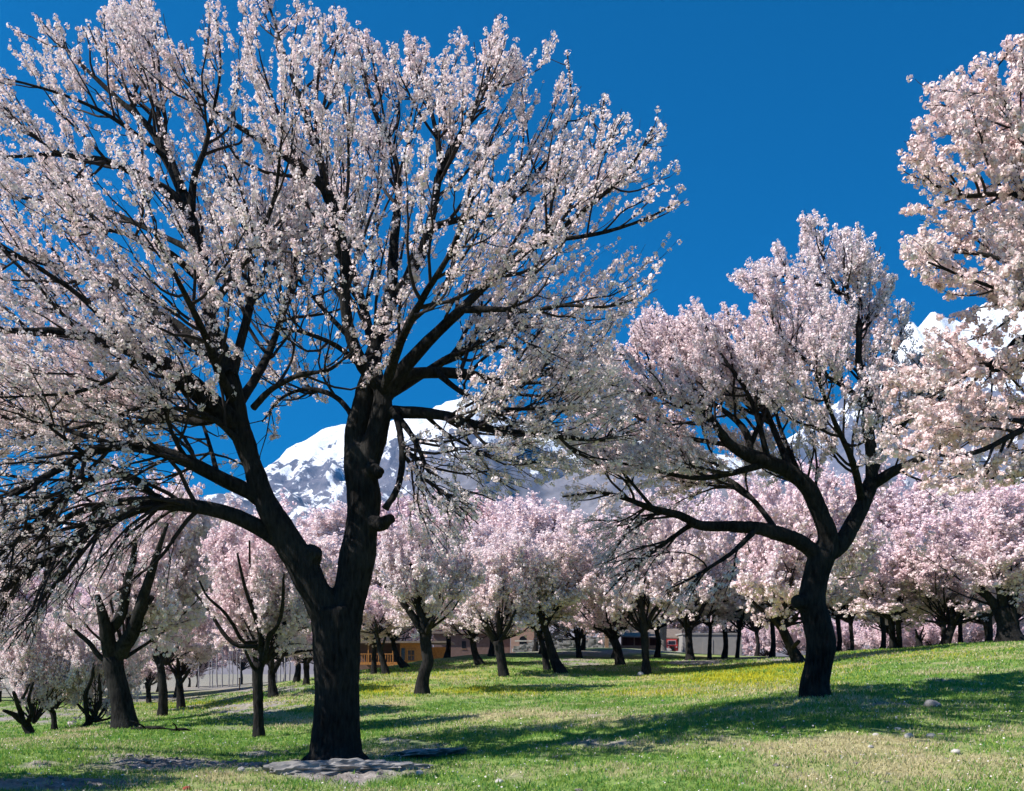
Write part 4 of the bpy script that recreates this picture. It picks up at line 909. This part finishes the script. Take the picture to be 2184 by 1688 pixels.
# low blossoming shrubs filling the back of the right hand crest
SHN = ['%s low pink blossoming bush %s' % (a, b) for b in ('behind the bent trunk', 'behind the twin trunks on the crest', 'behind the level branched tree on the crest', 'behind the massive tree on the crest') for a in ('leftmost', 'middle', 'rightmost')]
for i, nm in enumerate(SHN):
    px = 1640 + 47 * i + rb.uniform(-12, 12); d = rb.uniform(102, 116); b = base_at(px, d); k = F / d; by = HZ - (b[2] - CAMZ) / d * F
    st = [L((px, by, .2 * k), (px, by - .3 * k, .16 * k), (px + .05 * k, by - .5 * k, .14 * k)), L((px, by - .4 * k, .1 * k), (px - .4 * k, by - 1.0 * k, .07 * k), (px - .7 * k, by - 1.5 * k, .04 * k)), L((px, by - .4 * k, .1 * k), (px + .4 * k, by - 1.0 * k, .07 * k), (px + .6 * k, by - 1.6 * k, .04 * k))]
    mid_tree(nm, d, st, (px, by - 2.9 * k, 2.6 * k, 2.2 * k), seed=500 + i, petal=M_PET2, name='blossom_bush', group='low bushes behind the crest')

# slim bare trees in a row beyond the pale field
def bare_tree():
    r = np.random.default_rng(9)
    root = thing('bare_tree', (0, 0, 0), 'slim bare tree in the row beyond the pale field', 'tree', 'slim bare trees beyond the field')
    q = resample(np.array([[0, 0, -.3, .10], [.05, 0, 2, .085], [0, .05, 4, .06], [.08, 0, 7, .025]]), 14)
    obj('trunk', limb_mesh('trunk', q, np.zeros(3), 7, .02, 5), M_BARK3, root)
    O, D, ix, t, rp = spawn(q[None, :, :3], q[None, :, 3], np.array([26]), r, .3, .98, (20, 40))
    P, Ls = grow(O, D, r.uniform(.8, 2.2, len(O)), 5, np.array([[0, 0, .1]]), .08, None, r)
    V, Q = tubes(P, taper(np.full(len(O), .02), np.full(len(O), .006), 6), 4)
    obj('twig_mass', mesh_np('twig_mass', V, [Q], True), M_TWIG, root, kind='stuff')
    return root
bt = bare_tree()
for i, (px, s, d) in enumerate([(423, 1, 128), (447, .8, 130), (453, .9, 134), (463, 1.1, 126), (474, 1, 130), (488, .9, 132), (496, .8, 126), (506, .9, 128), (513, .8, 131), (590, 1.2, 128), (598, 1, 132), (607, 1.1, 130), (617, 1.3, 127)]):
    p = base_at(px, d)
    lb = ('slim bare tree, %s of nine in the hazy row beyond the field' % ('leftmost', 'second from left', 'third from left', 'fourth from left', 'middle one', 'fourth from right', 'third from right', 'second from right', 'rightmost')[i] if i < 9
          else 'slim bare tree, %s of the four just left of the large trunk' % ('leftmost', 'second from left', 'third from left', 'rightmost')[i - 9])
    if i == 0: bt.location = p; bt.scale = (s,) * 3; bt['label'] = lb
    else: clone(bt, p, i * 1.1, s, lb)

# ------------------------------------------------------------------ buildings
def X(px, d): return (px - CX) / F * d
def Z(py, d): return CAMZ + (HZ - py) / F * d
M_WOOD = simple('golden_varnished_timber', (.42, .185, .055), .55, .35, 7, .1)
M_PLANK = simple('weathered_brown_planks', (.30, .185, .125), .85, .3, 9, .15)
M_RED = simple('dark_red_paint', (.10, .025, .022), .6, .4, 5, .05)
M_PLAS = simple('grey_plaster', (.30, .285, .27), .95, .12, 2, .1)
M_ROOFB = simple('brown_sheet_roof', (.20, .155, .125), .8, .25, 3, .1)
M_MUD = simple('brown_mud_wall', (.16, .105, .09), .95, .25, 3, .15)
M_ADOBE = simple('pink_adobe', (.38, .25, .20), .95, .2, 3, .15)
M_GLASS, _n, _l, _b = mat('dark_window_glass'); _b.inputs['Base Color'].default_value = (.012, .014, .018, 1); _b.inputs['Roughness'].default_value = .08
M_STONE = simple('grey_field_stone', (.30, .285, .28), .95, .4, 3.5, .5)
M_STONEW = simple('whitish_stone', (.52, .48, .45), .95, .3, 5, .4)

def lodge():
    d = 100.0; x = lambda p: X(p, d); z = lambda p: Z(p, d)
    root = thing('timber_lodge', (x(860), d + 2, float(ground_z(x(860), d + 2)[0])), 'orange timber lodge with gridded window behind the leaning trunks', 'house')
    part_box('base_wall', root, M_MUD, (x(745), x(905), d + .6, d + 6, z(1475), z(1418)))
    part_box('wall', root, M_WOOD, (x(853), x(904), d, d + 5, z(1440), z(1372)), (x(905), x(948), d + 1.5, d + 5, z(1440), z(1380)))
    part_box('porch_back_wall', root, M_MUD, (x(745), x(852), d + 3, d + 6, z(1418), z(1372)))
    rf = part_box('roof', root, M_ROOFB, (x(735), x(962), d - .8, d + 7, z(1372), z(1368)))
    for px in range(856, 904, 4): part_box('plank', root, M_WOOD, (x(px), x(px + 3.4), d - .03, d + .02, z(1438), z(1410)))
    w = part_box('window', root, M_GLASS, (x(870), x(884), d - .05, d + .05, z(1409), z(1387)))
    for a in ((868, 870.2, 1411, 1385), (884, 886.2, 1411, 1385)): part_box('window_frame', w, M_WOOD, (x(a[0]), x(a[1]), d - .09, d + .02, z(a[2]), z(a[3])))
    part_box('window_frame', w, M_WOOD, (x(868), x(886.2), d - .095, d + .02, z(1412.5), z(1409.5))); part_box('window_frame', w, M_WOOD, (x(868), x(886.2), d - .095, d + .02, z(1387.5), z(1384.8)))
    part_box('mullion', w, M_WOOD, (x(876.6), x(877.6), d - .08, d, z(1409), z(1387))); part_box('mullion', w, M_WOOD, (x(870), x(884), d - .083, d, z(1398.5), z(1397.5)))
    w2 = part_box('window', root, M_GLASS, (x(856), x(864), d - .05, d + .05, z(1409), z(1383)))
    part_box('window_frame', w2, M_WOOD, (x(855), x(865), d - .09, d, z(1411), z(1409))); part_box('window_frame', w2, M_WOOD, (x(864), x(865.2), d - .088, d, z(1409), z(1383)))
    part_box('deck_beam', root, M_WOOD, (x(745), x(853), d - .6, d - .3, z(1418.5), z(1412.5)))
    part_box('hand_rail', root, M_WOOD, (x(745), x(838), d - .55, d - .42, z(1396.5), z(1394.5)))
    for px in range(748, 836, 5): part_box('baluster', root, M_WOOD, (x(px), x(px + 1.4), d - .53, d - .45, z(1412.5), z(1396.5)))
    for px in (752, 786, 815, 838): part_box('porch_post', root, M_WOOD, (x(px), x(px + 2.2), d - .57, d - .40, z(1412.5), z(1372)))
    # sloping stair side
    p = np.array([[x(828), z(1414)], [x(828), z(1422)], [x(866), z(1436)], [x(866), z(1428)]]); V = np.vstack([np.c_[p[:, 0], np.full(4, d - .75), p[:, 1]], np.c_[p[:, 0], np.full(4, d - .62), p[:, 1]]]) - np.array(root.location)
    obj('stair_stringer', mesh_np('stair_stringer', V, [np.array([[0, 1, 2, 3], [7, 6, 5, 4], [0, 4, 5, 1], [1, 5, 6, 2], [2, 6, 7, 3], [3, 7, 4, 0]])]), M_WOOD, root)
    for px in (930, 941): part_box('rail_post', root, M_WOOD, (x(px), x(px + 1.4), d + .9, d + 1.0, z(1440), z(1392)))
    part_box('hand_rail', root, M_WOOD, (x(905), x(942.5), d + .87, d + .99, z(1410), z(1406)))
lodge()

def mud_house():
    d = 118.0; x = lambda p: X(p, d); z = lambda p: Z(p, d)
    root = thing('mud_house', (x(1030), d + 3, float(ground_z(x(1030), d + 3)[0])), 'long low dark brown house half hidden behind the green crest', 'house')
    part_box('wall', root, M_MUD, (x(925), x(1088), d, d + 6, z(1425), z(1352)))
    part_box('roof', root, M_ROOFB, (x(918), x(1094), d - .5, d + 6.5, z(1352), z(1347.5)))
    for px in (1060, 985): 
        w = part_box('window', root, M_GLASS, (x(px), x(px + 9), d - .04, d + .1, z(1384), z(1368))); part_box('window_frame', w, M_PLANK, (x(px - 1), x(px + 10), d - .07, d + .05, z(1385.5), z(1384)))
    part_box('wing_wall', root, M_ADOBE, (x(1089), x(1140), d - 2, d + 4, z(1405), z(1340)))
    a = np.linspace(0, np.pi, 9); ar = np.stack([x(1115) + .42 * np.cos(a), np.full(9, d - 2.03), z(1366) + .42 * np.sin(a)], -1)
    V = np.vstack([[x(1115) + .42, d - 2.03, z(1385)], ar, [x(1115) - .42, d - 2.03, z(1385)]]); V = np.vstack([V, V + [0, .3, 0]]) - np.array(root.location); n = 11
    obj('arched_door', mesh_np('arched_door', V, [np.arange(n)[None], np.array([[i, i + n, (i + 1) % n + n, (i + 1) % n] for i in range(n)])]), M_GLASS, root)
mud_house()

def shed():
    d = 112.0; x = lambda p: X(p, d); z = lambda p: Z(p, d)
    root = thing('plank_shed', (x(1440), d + 3, float(ground_z(x(1440), d + 3)[0])), 'long shed, plank front with dark red openings at left, blank grey wall at right', 'shed')
    part_box('sill_wall', root, M_PLANK, (x(1327), x(1446), d, d + .25, z(1402), z(1377)))
    for px in np.arange(1327.3, 1445, 3.2): part_box('plank', root, M_PLANK, (x(px), x(px + 2.9), d - .04, d + .01, z(1396), z(1377.3)))
    part_box('opening_back', root, M_RED, (x(1327), x(1446), d + 1.0, d + 1.2, z(1402), z(1358)))
    for px in (1325, 1352, 1384, 1414, 1444): part_box('post', root, M_PLANK, (x(px), x(px + 2), d - .06, d + .2, z(1402), z(1358)))
    for px in (1340, 1366, 1398): part_box('shutter', root, M_RED, (x(px), x(px + 11), d + .5, d + .56, z(1376.5), z(1359)))
    # pitched roof slab
    p = [(x(1321), d - .7, z(1359.5)), (x(1452), d - .7, z(1364)), (x(1470), d + 5, z(1341)), (x(1336), d + 5, z(1336))]
    V = np.vstack([p, np.array(p) + [0, 0, .12]]) - np.array(root.location)
    rf = obj('roof', mesh_np('roof', V, [np.array([[3, 2, 1, 0], [4, 5, 6, 7], [0, 1, 5, 4], [1, 2, 6, 5], [2, 3, 7, 6], [3, 0, 4, 7]])]), M_ROOFB, root)
    part_box('ridge_cap', root, M_STONEW, (x(1334), x(1472), d + 4.9, d + 5.3, z(1341), z(1337.5)))
    part_box('blank_wall', root, M_PLAS, (x(1446), x(1569), d - 3, d + 6, z(1425), z(1356)))
    part_box('parapet', root, M_PLAS, (x(1444), x(1571), d - 3.08, d + 6.1, z(1356), z(1352.5)))
    for px in (1488, 1512, 1536): part_box('wall_panel', root, M_PLAS, (x(px), x(px + 21), d - 3.05, d - 2.9, z(1425), z(1366)))
shed()

def parked():
    d = 108.0; x = lambda p: X(p, d); z = lambda p: Z(p, d)
    M_R = simple('red_car_paint', (.34, .035, .03), .4, .3, 4, 0); M_PK = simple('pale_window_rim', (.55, .36, .36), .5, .2, 5, 0); M_BL = simple('black_rubber', (.015, .015, .015), .8, .3, 5, 0)
    gx = x(1432); root = thing('parked_vehicle', (gx, d, float(ground_z(gx, d)[0])), 'small red vehicle with dark windscreen parked against the shed', 'vehicle')
    g = root.location.z; top = max(z(1363.5), g + 1.5); h = top - g
    # cab: profile with sloping bonnet, bevelled roof
    pr = np.array([(0, .16), (.0, .52), (.14, .60), (.22, .94), (.34, 1.0), (1.45, 1.0), (1.5, .16)]); n = len(pr); hw = .56
    V = []; 
    for sx, k in ((-hw, .93), (-hw, 1.0), (hw, 1.0), (hw, .93)):
        pass
    for sx in (-hw, hw):
        for (yy, zz) in pr: V.append((sx * (.90 if zz > .9 else 1.0), yy - .75, zz * h))
    V = np.array(V); Fq = [np.array([[i, (i + 1) % n, (i + 1) % n + n, i + n] for i in range(n)]), np.array([list(range(n))[::-1], [i + n for i in range(n)]])]
    obj('body', mesh_np('body', V, Fq), M_R, root)
    def slab(name, x0, x1, z0, z1, off, m, par=root, th=.05):
        # a plate lying on the sloping windscreen plane
        def P(xx, zz, o):
            t = (zz - .60) / .34; return (xx, -.75 + .14 + .08 * t - o, zz * h)
        v = np.array([P(x0, z0, off), P(x1, z0, off), P(x1, z1, off), P(x0, z1, off), P(x0, z0, off - th), P(x1, z0, off - th), P(x1, z1, off - th), P(x0, z1, off - th)])
        return obj(name, mesh_np(name, v, [np.array([[0, 1, 2, 3], [7, 6, 5, 4], [0, 4, 5, 1], [1, 5, 6, 2], [2, 6, 7, 3], [3, 7, 4, 0]])]), m, par)
    fr = slab('window_rim', -.50, .40, .58, .90, .03, M_PK); slab('windscreen', -.42, .32, .62, .86, .05, M_GLASS, fr)
    part_box('grille', root, M_BL, (gx - .22, gx + .18, d - .80, d - .72, g + .18 * h, g + .48 * h))
    for sx in (-.5, .5):
        for yy in (-.45, .5):
            a = np.linspace(0, 2 * np.pi, 16, endpoint=False); rr_ = .25
            v = np.vstack([np.stack([np.full(16, sx - .08), yy + rr_ * np.cos(a), rr_ + rr_ * np.sin(a)], -1), np.stack([np.full(16, sx + .08), yy + rr_ * np.cos(a), rr_ + rr_ * np.sin(a)], -1)])
            obj('wheel', mesh_np('wheel', v, [np.array([[i, (i + 1) % 16, (i + 1) % 16 + 16, i + 16] for i in range(16)]), np.array([list(range(16))[::-1], list(range(16, 32))])]), M_BL, root)
    for sx in (-.42, .42): part_box('headlight', root, M_PK, (gx + sx - .07, gx + sx + .07, d - .78, d - .73, g + .38 * h, g + .48 * h))
parked()

# ------------------------------------------------------------------ stones, wall, small things
def rock_mesh(r, sx, sy, sz, sub=3, rough=.35):
    import bmesh
    bm = bmesh.new(); bmesh.ops.create_icosphere(bm, subdivisions=sub, radius=1.0)
    V = np.array([v.co[:] for v in bm.verts]); Fc = np.array([[v.index for v in f.verts] for f in bm.faces]); bm.free()
    o = r.uniform(0, 90, 3)
    n = fbm(V * 1.1 + o, 4, 3) - .5 + (.55 * (fbm(V * 3.4 + o, 3, 9, True) - .6) if rough > .45 else 0); n2 = np.round(fbm(V * 1.6 + o + 5, 2, 4) * 4) / 4 - .5
    V = V * (1 + rough * 1.6 * n + rough * .5 * n2)[:, None] * np.array([sx, sy, sz])
    return mesh_np('rock', V, [Fc], False)

rr = np.random.default_rng(55)
def rock(px, d, sx, sy, sz, label, m=M_STONE, sub=3, rough=.35, sink=.35, rz=None, cat='rock', group='stones on the grass'):
    p = base_at(px, d); p[2] += sz * (1 - 2 * sink) * .5
    o = obj('rock', rock_mesh(rr, sx, sy, sz, sub, rough), m, None, label=label, category=cat, group=group)
    o.location = p; o.rotation_euler = (rr.uniform(-.15, .15), rr.uniform(-.15, .15), rr.uniform(0, 6.2) if rz is None else rz)
    return o
rock(740, 14.7, 1.0, .34, .17, 'broad grey rock ledge at the foot of the large trunk', sub=5, rough=.75, sink=.40, rz=.12, group='rocks by the large trunk')
rock(640, 14.5, .50, .26, .15, 'lower grey rock left of the ledge under the large trunk', sub=4, rough=.5, sink=.4, rz=.2, group='rocks by the large trunk')
rock(900, 17.0, .75, .60, .09, 'flat pale rock slab right of the large trunk', sub=5, rough=.7, sink=.47, rz=-.4, group='rocks by the large trunk')
rock(1988, 18.6, .17, .12, .10, 'flat grey stone on the grass right of the bent trunk', sub=3)
for px, d, s, lb in [(1914, 15.6, .06, 'small white stone nearest below the bent trunk on the straw grass'), (1868, 15.2, .045, 'small white stone left of the group on the straw grass'), (1938, 15.1, .06, 'middle stone of the small white group on the straw grass'),
                     (1986, 15.1, .06, 'right stone of the small white group on the straw grass'), (1857, 14.2, .04, 'lone tan pebble below the small white stones'), (2038, 13.9, .05, 'grey pebble near the lower right of the meadow')]:
    rock(px, d, s * 1.3, s, s * .8, lb, M_STONEW, 2)
for px, d, s, lb in [(515, 15.0, .06, 'pale stone on the earth strip left of the large trunk'), (1074, 15.6, .055, 'pale pebble in the shade right of the large trunk'), (1065, 13.2, .05, 'whitish pebble at the bottom centre of the meadow'), (895, 14.3, .06, 'pale pebble right of the rock ledge')]:
    rock(px, d, s * 1.2, s, s * .9, lb, M_STONEW, 2)
rock(399, 13.0, .06, .05, .04, 'small red stone at the bottom left edge', simple('red_stone', (.35, .07, .05), .8, .3, 6, .1), 2)
rock(1366, 46.6, .16, .13, .16, 'cream stone at the foot of the straight dark tree', M_STONEW, 2)
for px, d, s, lb in [(1418, 104, .75, 'biggest grey boulder below the pale trunk by the shed'), (1447, 105, .5, 'grey boulder right of the red vehicle'), (1500, 104, .45, 'low dark boulder before the blank shed wall'), (1531, 104, .5, 'dark boulder near the right end of the shed')]:
    rock(px, d, s, s * .7, s * .5, lb, M_STONE, 3, group='boulders by the shed')
rock(1546, 102, .42, .3, .3, 'white stone near the right end of the shed', M_STONEW, 2, group='boulders by the shed')

def branch_litter(px, d, ln, label, rz):
    p = base_at(px, d)
    root = thing('fallen_branch', p, label, 'branch', 'fallen branches')
    q = resample(np.array([[-ln/2, 0, .05, .045], [-ln/6, .05, .08, .05], [ln/6, 0, .10, .04], [ln/2, .08, .06, .012]]), 12)
    obj('stem', limb_mesh('stem', q, np.zeros(3), 8, .02, 3), M_BARK, root)
    q2 = resample(np.array([[-ln/6, .05, .08, .03], [-ln/4, -.1, .2, .02], [-ln/2.4, -.2, .28, .008]]), 8)
    obj('side_branch', limb_mesh('side_branch', q2, np.zeros(3), 6, .02, 4), M_BARK, root)
    root.rotation_euler = (0, 0, rz)
branch_litter(322, 25.5, 1.1, 'dark broken branch lying on the bright green grass at left', -.2)
branch_litter(385, 25.0, .5, 'short dark stick right of the broken branch at left', .4)

def dry_wall():
    d = 95.0; r = np.random.default_rng(4)
    xs = np.arange(X(1098, d), X(1312, d), .42)
    root = thing('stone_wall', (X(1200, d), d, float(ground_z(X(1200, d), d)[0])), 'low dry stone wall at the back of the slope', 'wall')
    V, Fc = [], []; o = 0
    for x_ in xs:
        g = float(ground_z(x_, d)[0])
        for k in range(4):
            s = np.array([.27, .25, .17]) * r.uniform(.8, 1.15, 3); c = np.array([x_ + r.uniform(-.08, .08) + .2 * (k % 2), d + r.uniform(-.08, .08), g + .08 + k * .27])
            b = np.array([(a, b_, c_) for a in (-1, 1) for b_ in (-1, 1) for c_ in (-1, 1)], float) * (1 + r.uniform(-.22, .1, (8, 3)))
            V.append(b * s + c); Fc.append(np.array([[0, 1, 3, 2], [4, 6, 7, 5], [0, 4, 5, 1], [2, 3, 7, 6], [0, 2, 6, 4], [1, 5, 7, 3]]) + o); o += 8
    obj('stonework', mesh_np('stonework', np.vstack(V) - np.array(root.location), [np.vstack(Fc)]), M_STONE, root, kind='stuff')
    cap = [(X(1098, d), X(1160, d), d - .3, d + .3, float(ground_z(X(1130, d), d)[0]) + 1.12, float(ground_z(X(1130, d), d)[0]) + 1.24)]
    part_box('coping', root, M_STONEW, *cap)
    p = base_at(1294, 93.5); t = thing('wooden_post', p, 'short wooden gate post at the right end of the stone wall', 'post')
    part_box('post_shaft', t, M_PLANK, (p[0] - .16, p[0] + .16, p[1] - .16, p[1] + .16, p[2] - .2, p[2] + 1.0)); part_box('post_cap', t, M_PLANK, (p[0] - .2, p[0] + .2, p[1] - .2, p[1] + .2, p[2] + 1.0, p[2] + 1.07))
dry_wall()
p_ = base_at(511, 66); t_ = thing('marker_pole', p_, 'thin reddish pole standing in the pale field', 'pole')
part_box('shaft', t_, M_PLANK, (p_[0] - .03, p_[0] + .03, p_[1] - .03, p_[1] + .03, p_[2] - .1, p_[2] + .75)); part_box('pole_top', t_, M_RED, (p_[0] - .045, p_[0] + .045, p_[1] - .045, p_[1] + .045, p_[2] + .75, p_[2] + .82))

# ------------------------------------------------------------------ grass
def grass():
    r = np.random.default_rng(12)
    n = 70000
    d = np.exp(r.uniform(math.log(9.5), math.log(62), n)); u = r.uniform(-450, 2650, n)
    x = (u - CX) / F * d; y = d; z = ground_z(x, y)
    soil, straw, yel = cover(x, y, z)
    keep = r.random(n) > soil * .93; x, y, z, d, straw, yel, soil = (a[keep] for a in (x, y, z, d, straw, yel, soil))
    p = np.stack([x, y, x * 0], -1); near = 1 - sstep(30, 70, np.hypot(x, y))
    z = z + near * (soil * ((fbm(p * 2.4, 3, 77, True) - 0.55) * 0.10 + (fbm(p * 9, 2, 78, True) - .6) * .10) + (fbm(p * 1.6, 3, 88) - 0.5) * 0.12)
    B = 6; n = len(x)
    sp = .03 + .0016 * d
    bx = x[:, None] + r.normal(size=(n, B)) * sp[:, None]; by = y[:, None] + r.normal(size=(n, B)) * sp[:, None]
    h = (.035 + .035 * fbm(p * .8, 3, 61) + .03 * yel)[:, None] * r.uniform(.55, 1.3, (n, B)) * (1 + .012 * d)[:, None]
    w = (.0035 + .00045 * d)[:, None] * r.uniform(.7, 1.3, (n, B))
    th = r.uniform(0, np.pi, (n, B)); dx, dy = np.cos(th) * w, np.sin(th) * w
    lean = r.normal(size=(n, B, 2)) * .45 * h[..., None]
    zz = np.repeat(z[:, None], B, 1) - .01
    V = np.stack([np.stack([bx - dx, by - dy, zz], -1), np.stack([bx + dx, by + dy, zz], -1), np.stack([bx + lean[..., 0], by + lean[..., 1], zz + h], -1)], 2).reshape(-1, 3)
    T = np.arange(len(V)).reshape(-1, 3)
    s = straw[:, None] > r.random((n, B)) * 1.05; ye = (yel[:, None] * .85 > r.random((n, B)))
    g1 = np.array([.045, .21, .05]); g2 = np.array([.36, .47, .09]); k = r.random((n, B))[..., None]
    c = g1 * (1 - k) + g2 * k
    st = np.array([.46, .40, .21]) * (1 - k) + np.array([.68, .61, .40]) * k
    yc = np.array([.34, .36, .04]) * (1 - k) + np.array([.66, .58, .04]) * k
    c = np.where(s[..., None], st, c); c = np.where(ye[..., None], yc, c)
    C4 = np.concatenate([np.repeat(c.reshape(-1, 3), 3, 0), np.ones((len(V), 1))], 1)
    me = mesh_np('grass', V, [T], False, {'blade': C4})
    m, nn, l, b = mat('grass_blade'); nn.remove(b)
    a = nn.new('ShaderNodeAttribute'); a.attribute_name = 'blade'
    df = nn.new('ShaderNodeBsdfDiffuse'); tr = nn.new('ShaderNodeBsdfTranslucent'); ms = nn.new('ShaderNodeMixShader'); ms.inputs[0].default_value = .4
    l.new(a.outputs['Color'], df.inputs[0]); l.new(a.outputs['Color'], tr.inputs[0]); l.new(df.outputs[0], ms.inputs[1]); l.new(tr.outputs[0], ms.inputs[2]); l.new(ms.outputs[0], nn['Material Output'].inputs[0])
    obj('grass', me, m, kind='stuff', label='short spring grass with straw and yellow flowers over the slope')
    print('GRASS', len(T))
grass()

def litter():
    r = np.random.default_rng(21)
    import bmesh
    bm = bmesh.new(); bmesh.ops.create_icosphere(bm, subdivisions=1, radius=1.0)
    V0 = np.array([v.co[:] for v in bm.verts]); F0 = np.array([[v.index for v in f.verts] for f in bm.faces]); bm.free()
    def spots(n, dmax):
        d = np.exp(r.uniform(math.log(10), math.log(dmax), n)); u = r.uniform(-120, 2300, n); x = (u - CX) / F * d; z = ground_z(x, d)
        so, st, ye = cover(x, d, z); p = np.stack([x, d, x * 0], -1); near = 1 - sstep(30, 70, np.hypot(x, d))
        z = z + near * (so * ((fbm(p * 2.4, 3, 77, True) - 0.55) * 0.10 + (fbm(p * 9, 2, 78, True) - .6) * .10) + (fbm(p * 1.6, 3, 88) - 0.5) * 0.12)
        return np.stack([x, d, z], -1), so
    P, so = spots(26000, 34); k = r.random(len(P)) < so * .22 + .012; P = P[k]; n = len(P)
    S = r.uniform(.012, .05, n)[:, None] * r.uniform(.6, 1.3, (n, 3)); S[:, 2] *= .6
    V = (V0[None] * (1 + r.normal(size=(n, len(V0), 1)) * .16)) * S[:, None] + P[:, None]
    Fc = (F0[None] + (np.arange(n) * len(V0))[:, None, None]).reshape(-1, 3)
    obj('earth_clods', mesh_np('earth_clods', V.reshape(-1, 3), [Fc]), simple('crumbly_earth', (.26, .225, .205), 1, .5, 8, .3), kind='stuff', label='crumbly earth clods strewn over the bare patches')
    P, so = spots(3200, 40); n = len(P); P[:, 2] += r.uniform(.02, .06, n)
    a = nrm(r.normal(size=(n, 3)) * [1, 1, .35]); b = nrm(np.cross(a, r.normal(size=(n, 3)))); w = (r.uniform(.008, .016, n) * (1 + P[:, 1] * .02))[:, None]
    V = np.stack([P - a * w, P - b * w * .7, P + a * w, P + b * w * .7], 1).reshape(-1, 3)
    t = r.random(n)
    obj('fallen_petals', mesh_np('fallen_petals', V, [np.arange(n * 4).reshape(n, 4)], False, {'tint': np.repeat(t, 4), 'core': np.zeros(n * 4)}), M_PET, kind='stuff', label='fallen blossom petals scattered in the grass')
litter()

# ------------------------------------------------------------------ haze
HAZE = 5.5e-5
if HAZE:
    v, q = boxes([(-9500, 9500, -9500, 9800, -9, 3600)])
    m = bpy.data.materials.new('thin_blue_haze'); m.use_nodes = True; n = m.node_tree.nodes; n.remove(n['Principled BSDF'])
    pv = n.new('ShaderNodeVolumePrincipled'); pv.inputs['Color'].default_value = (.025, .38, 1, 1); pv.inputs['Density'].default_value = HAZE; pv.inputs['Anisotropy'].default_value = .2
    m.node_tree.links.new(pv.outputs[0], n['Material Output'].inputs['Volume'])
    obj('haze', mesh_np('haze', v, q), m, kind='stuff', label='thin blue haze over the valley')
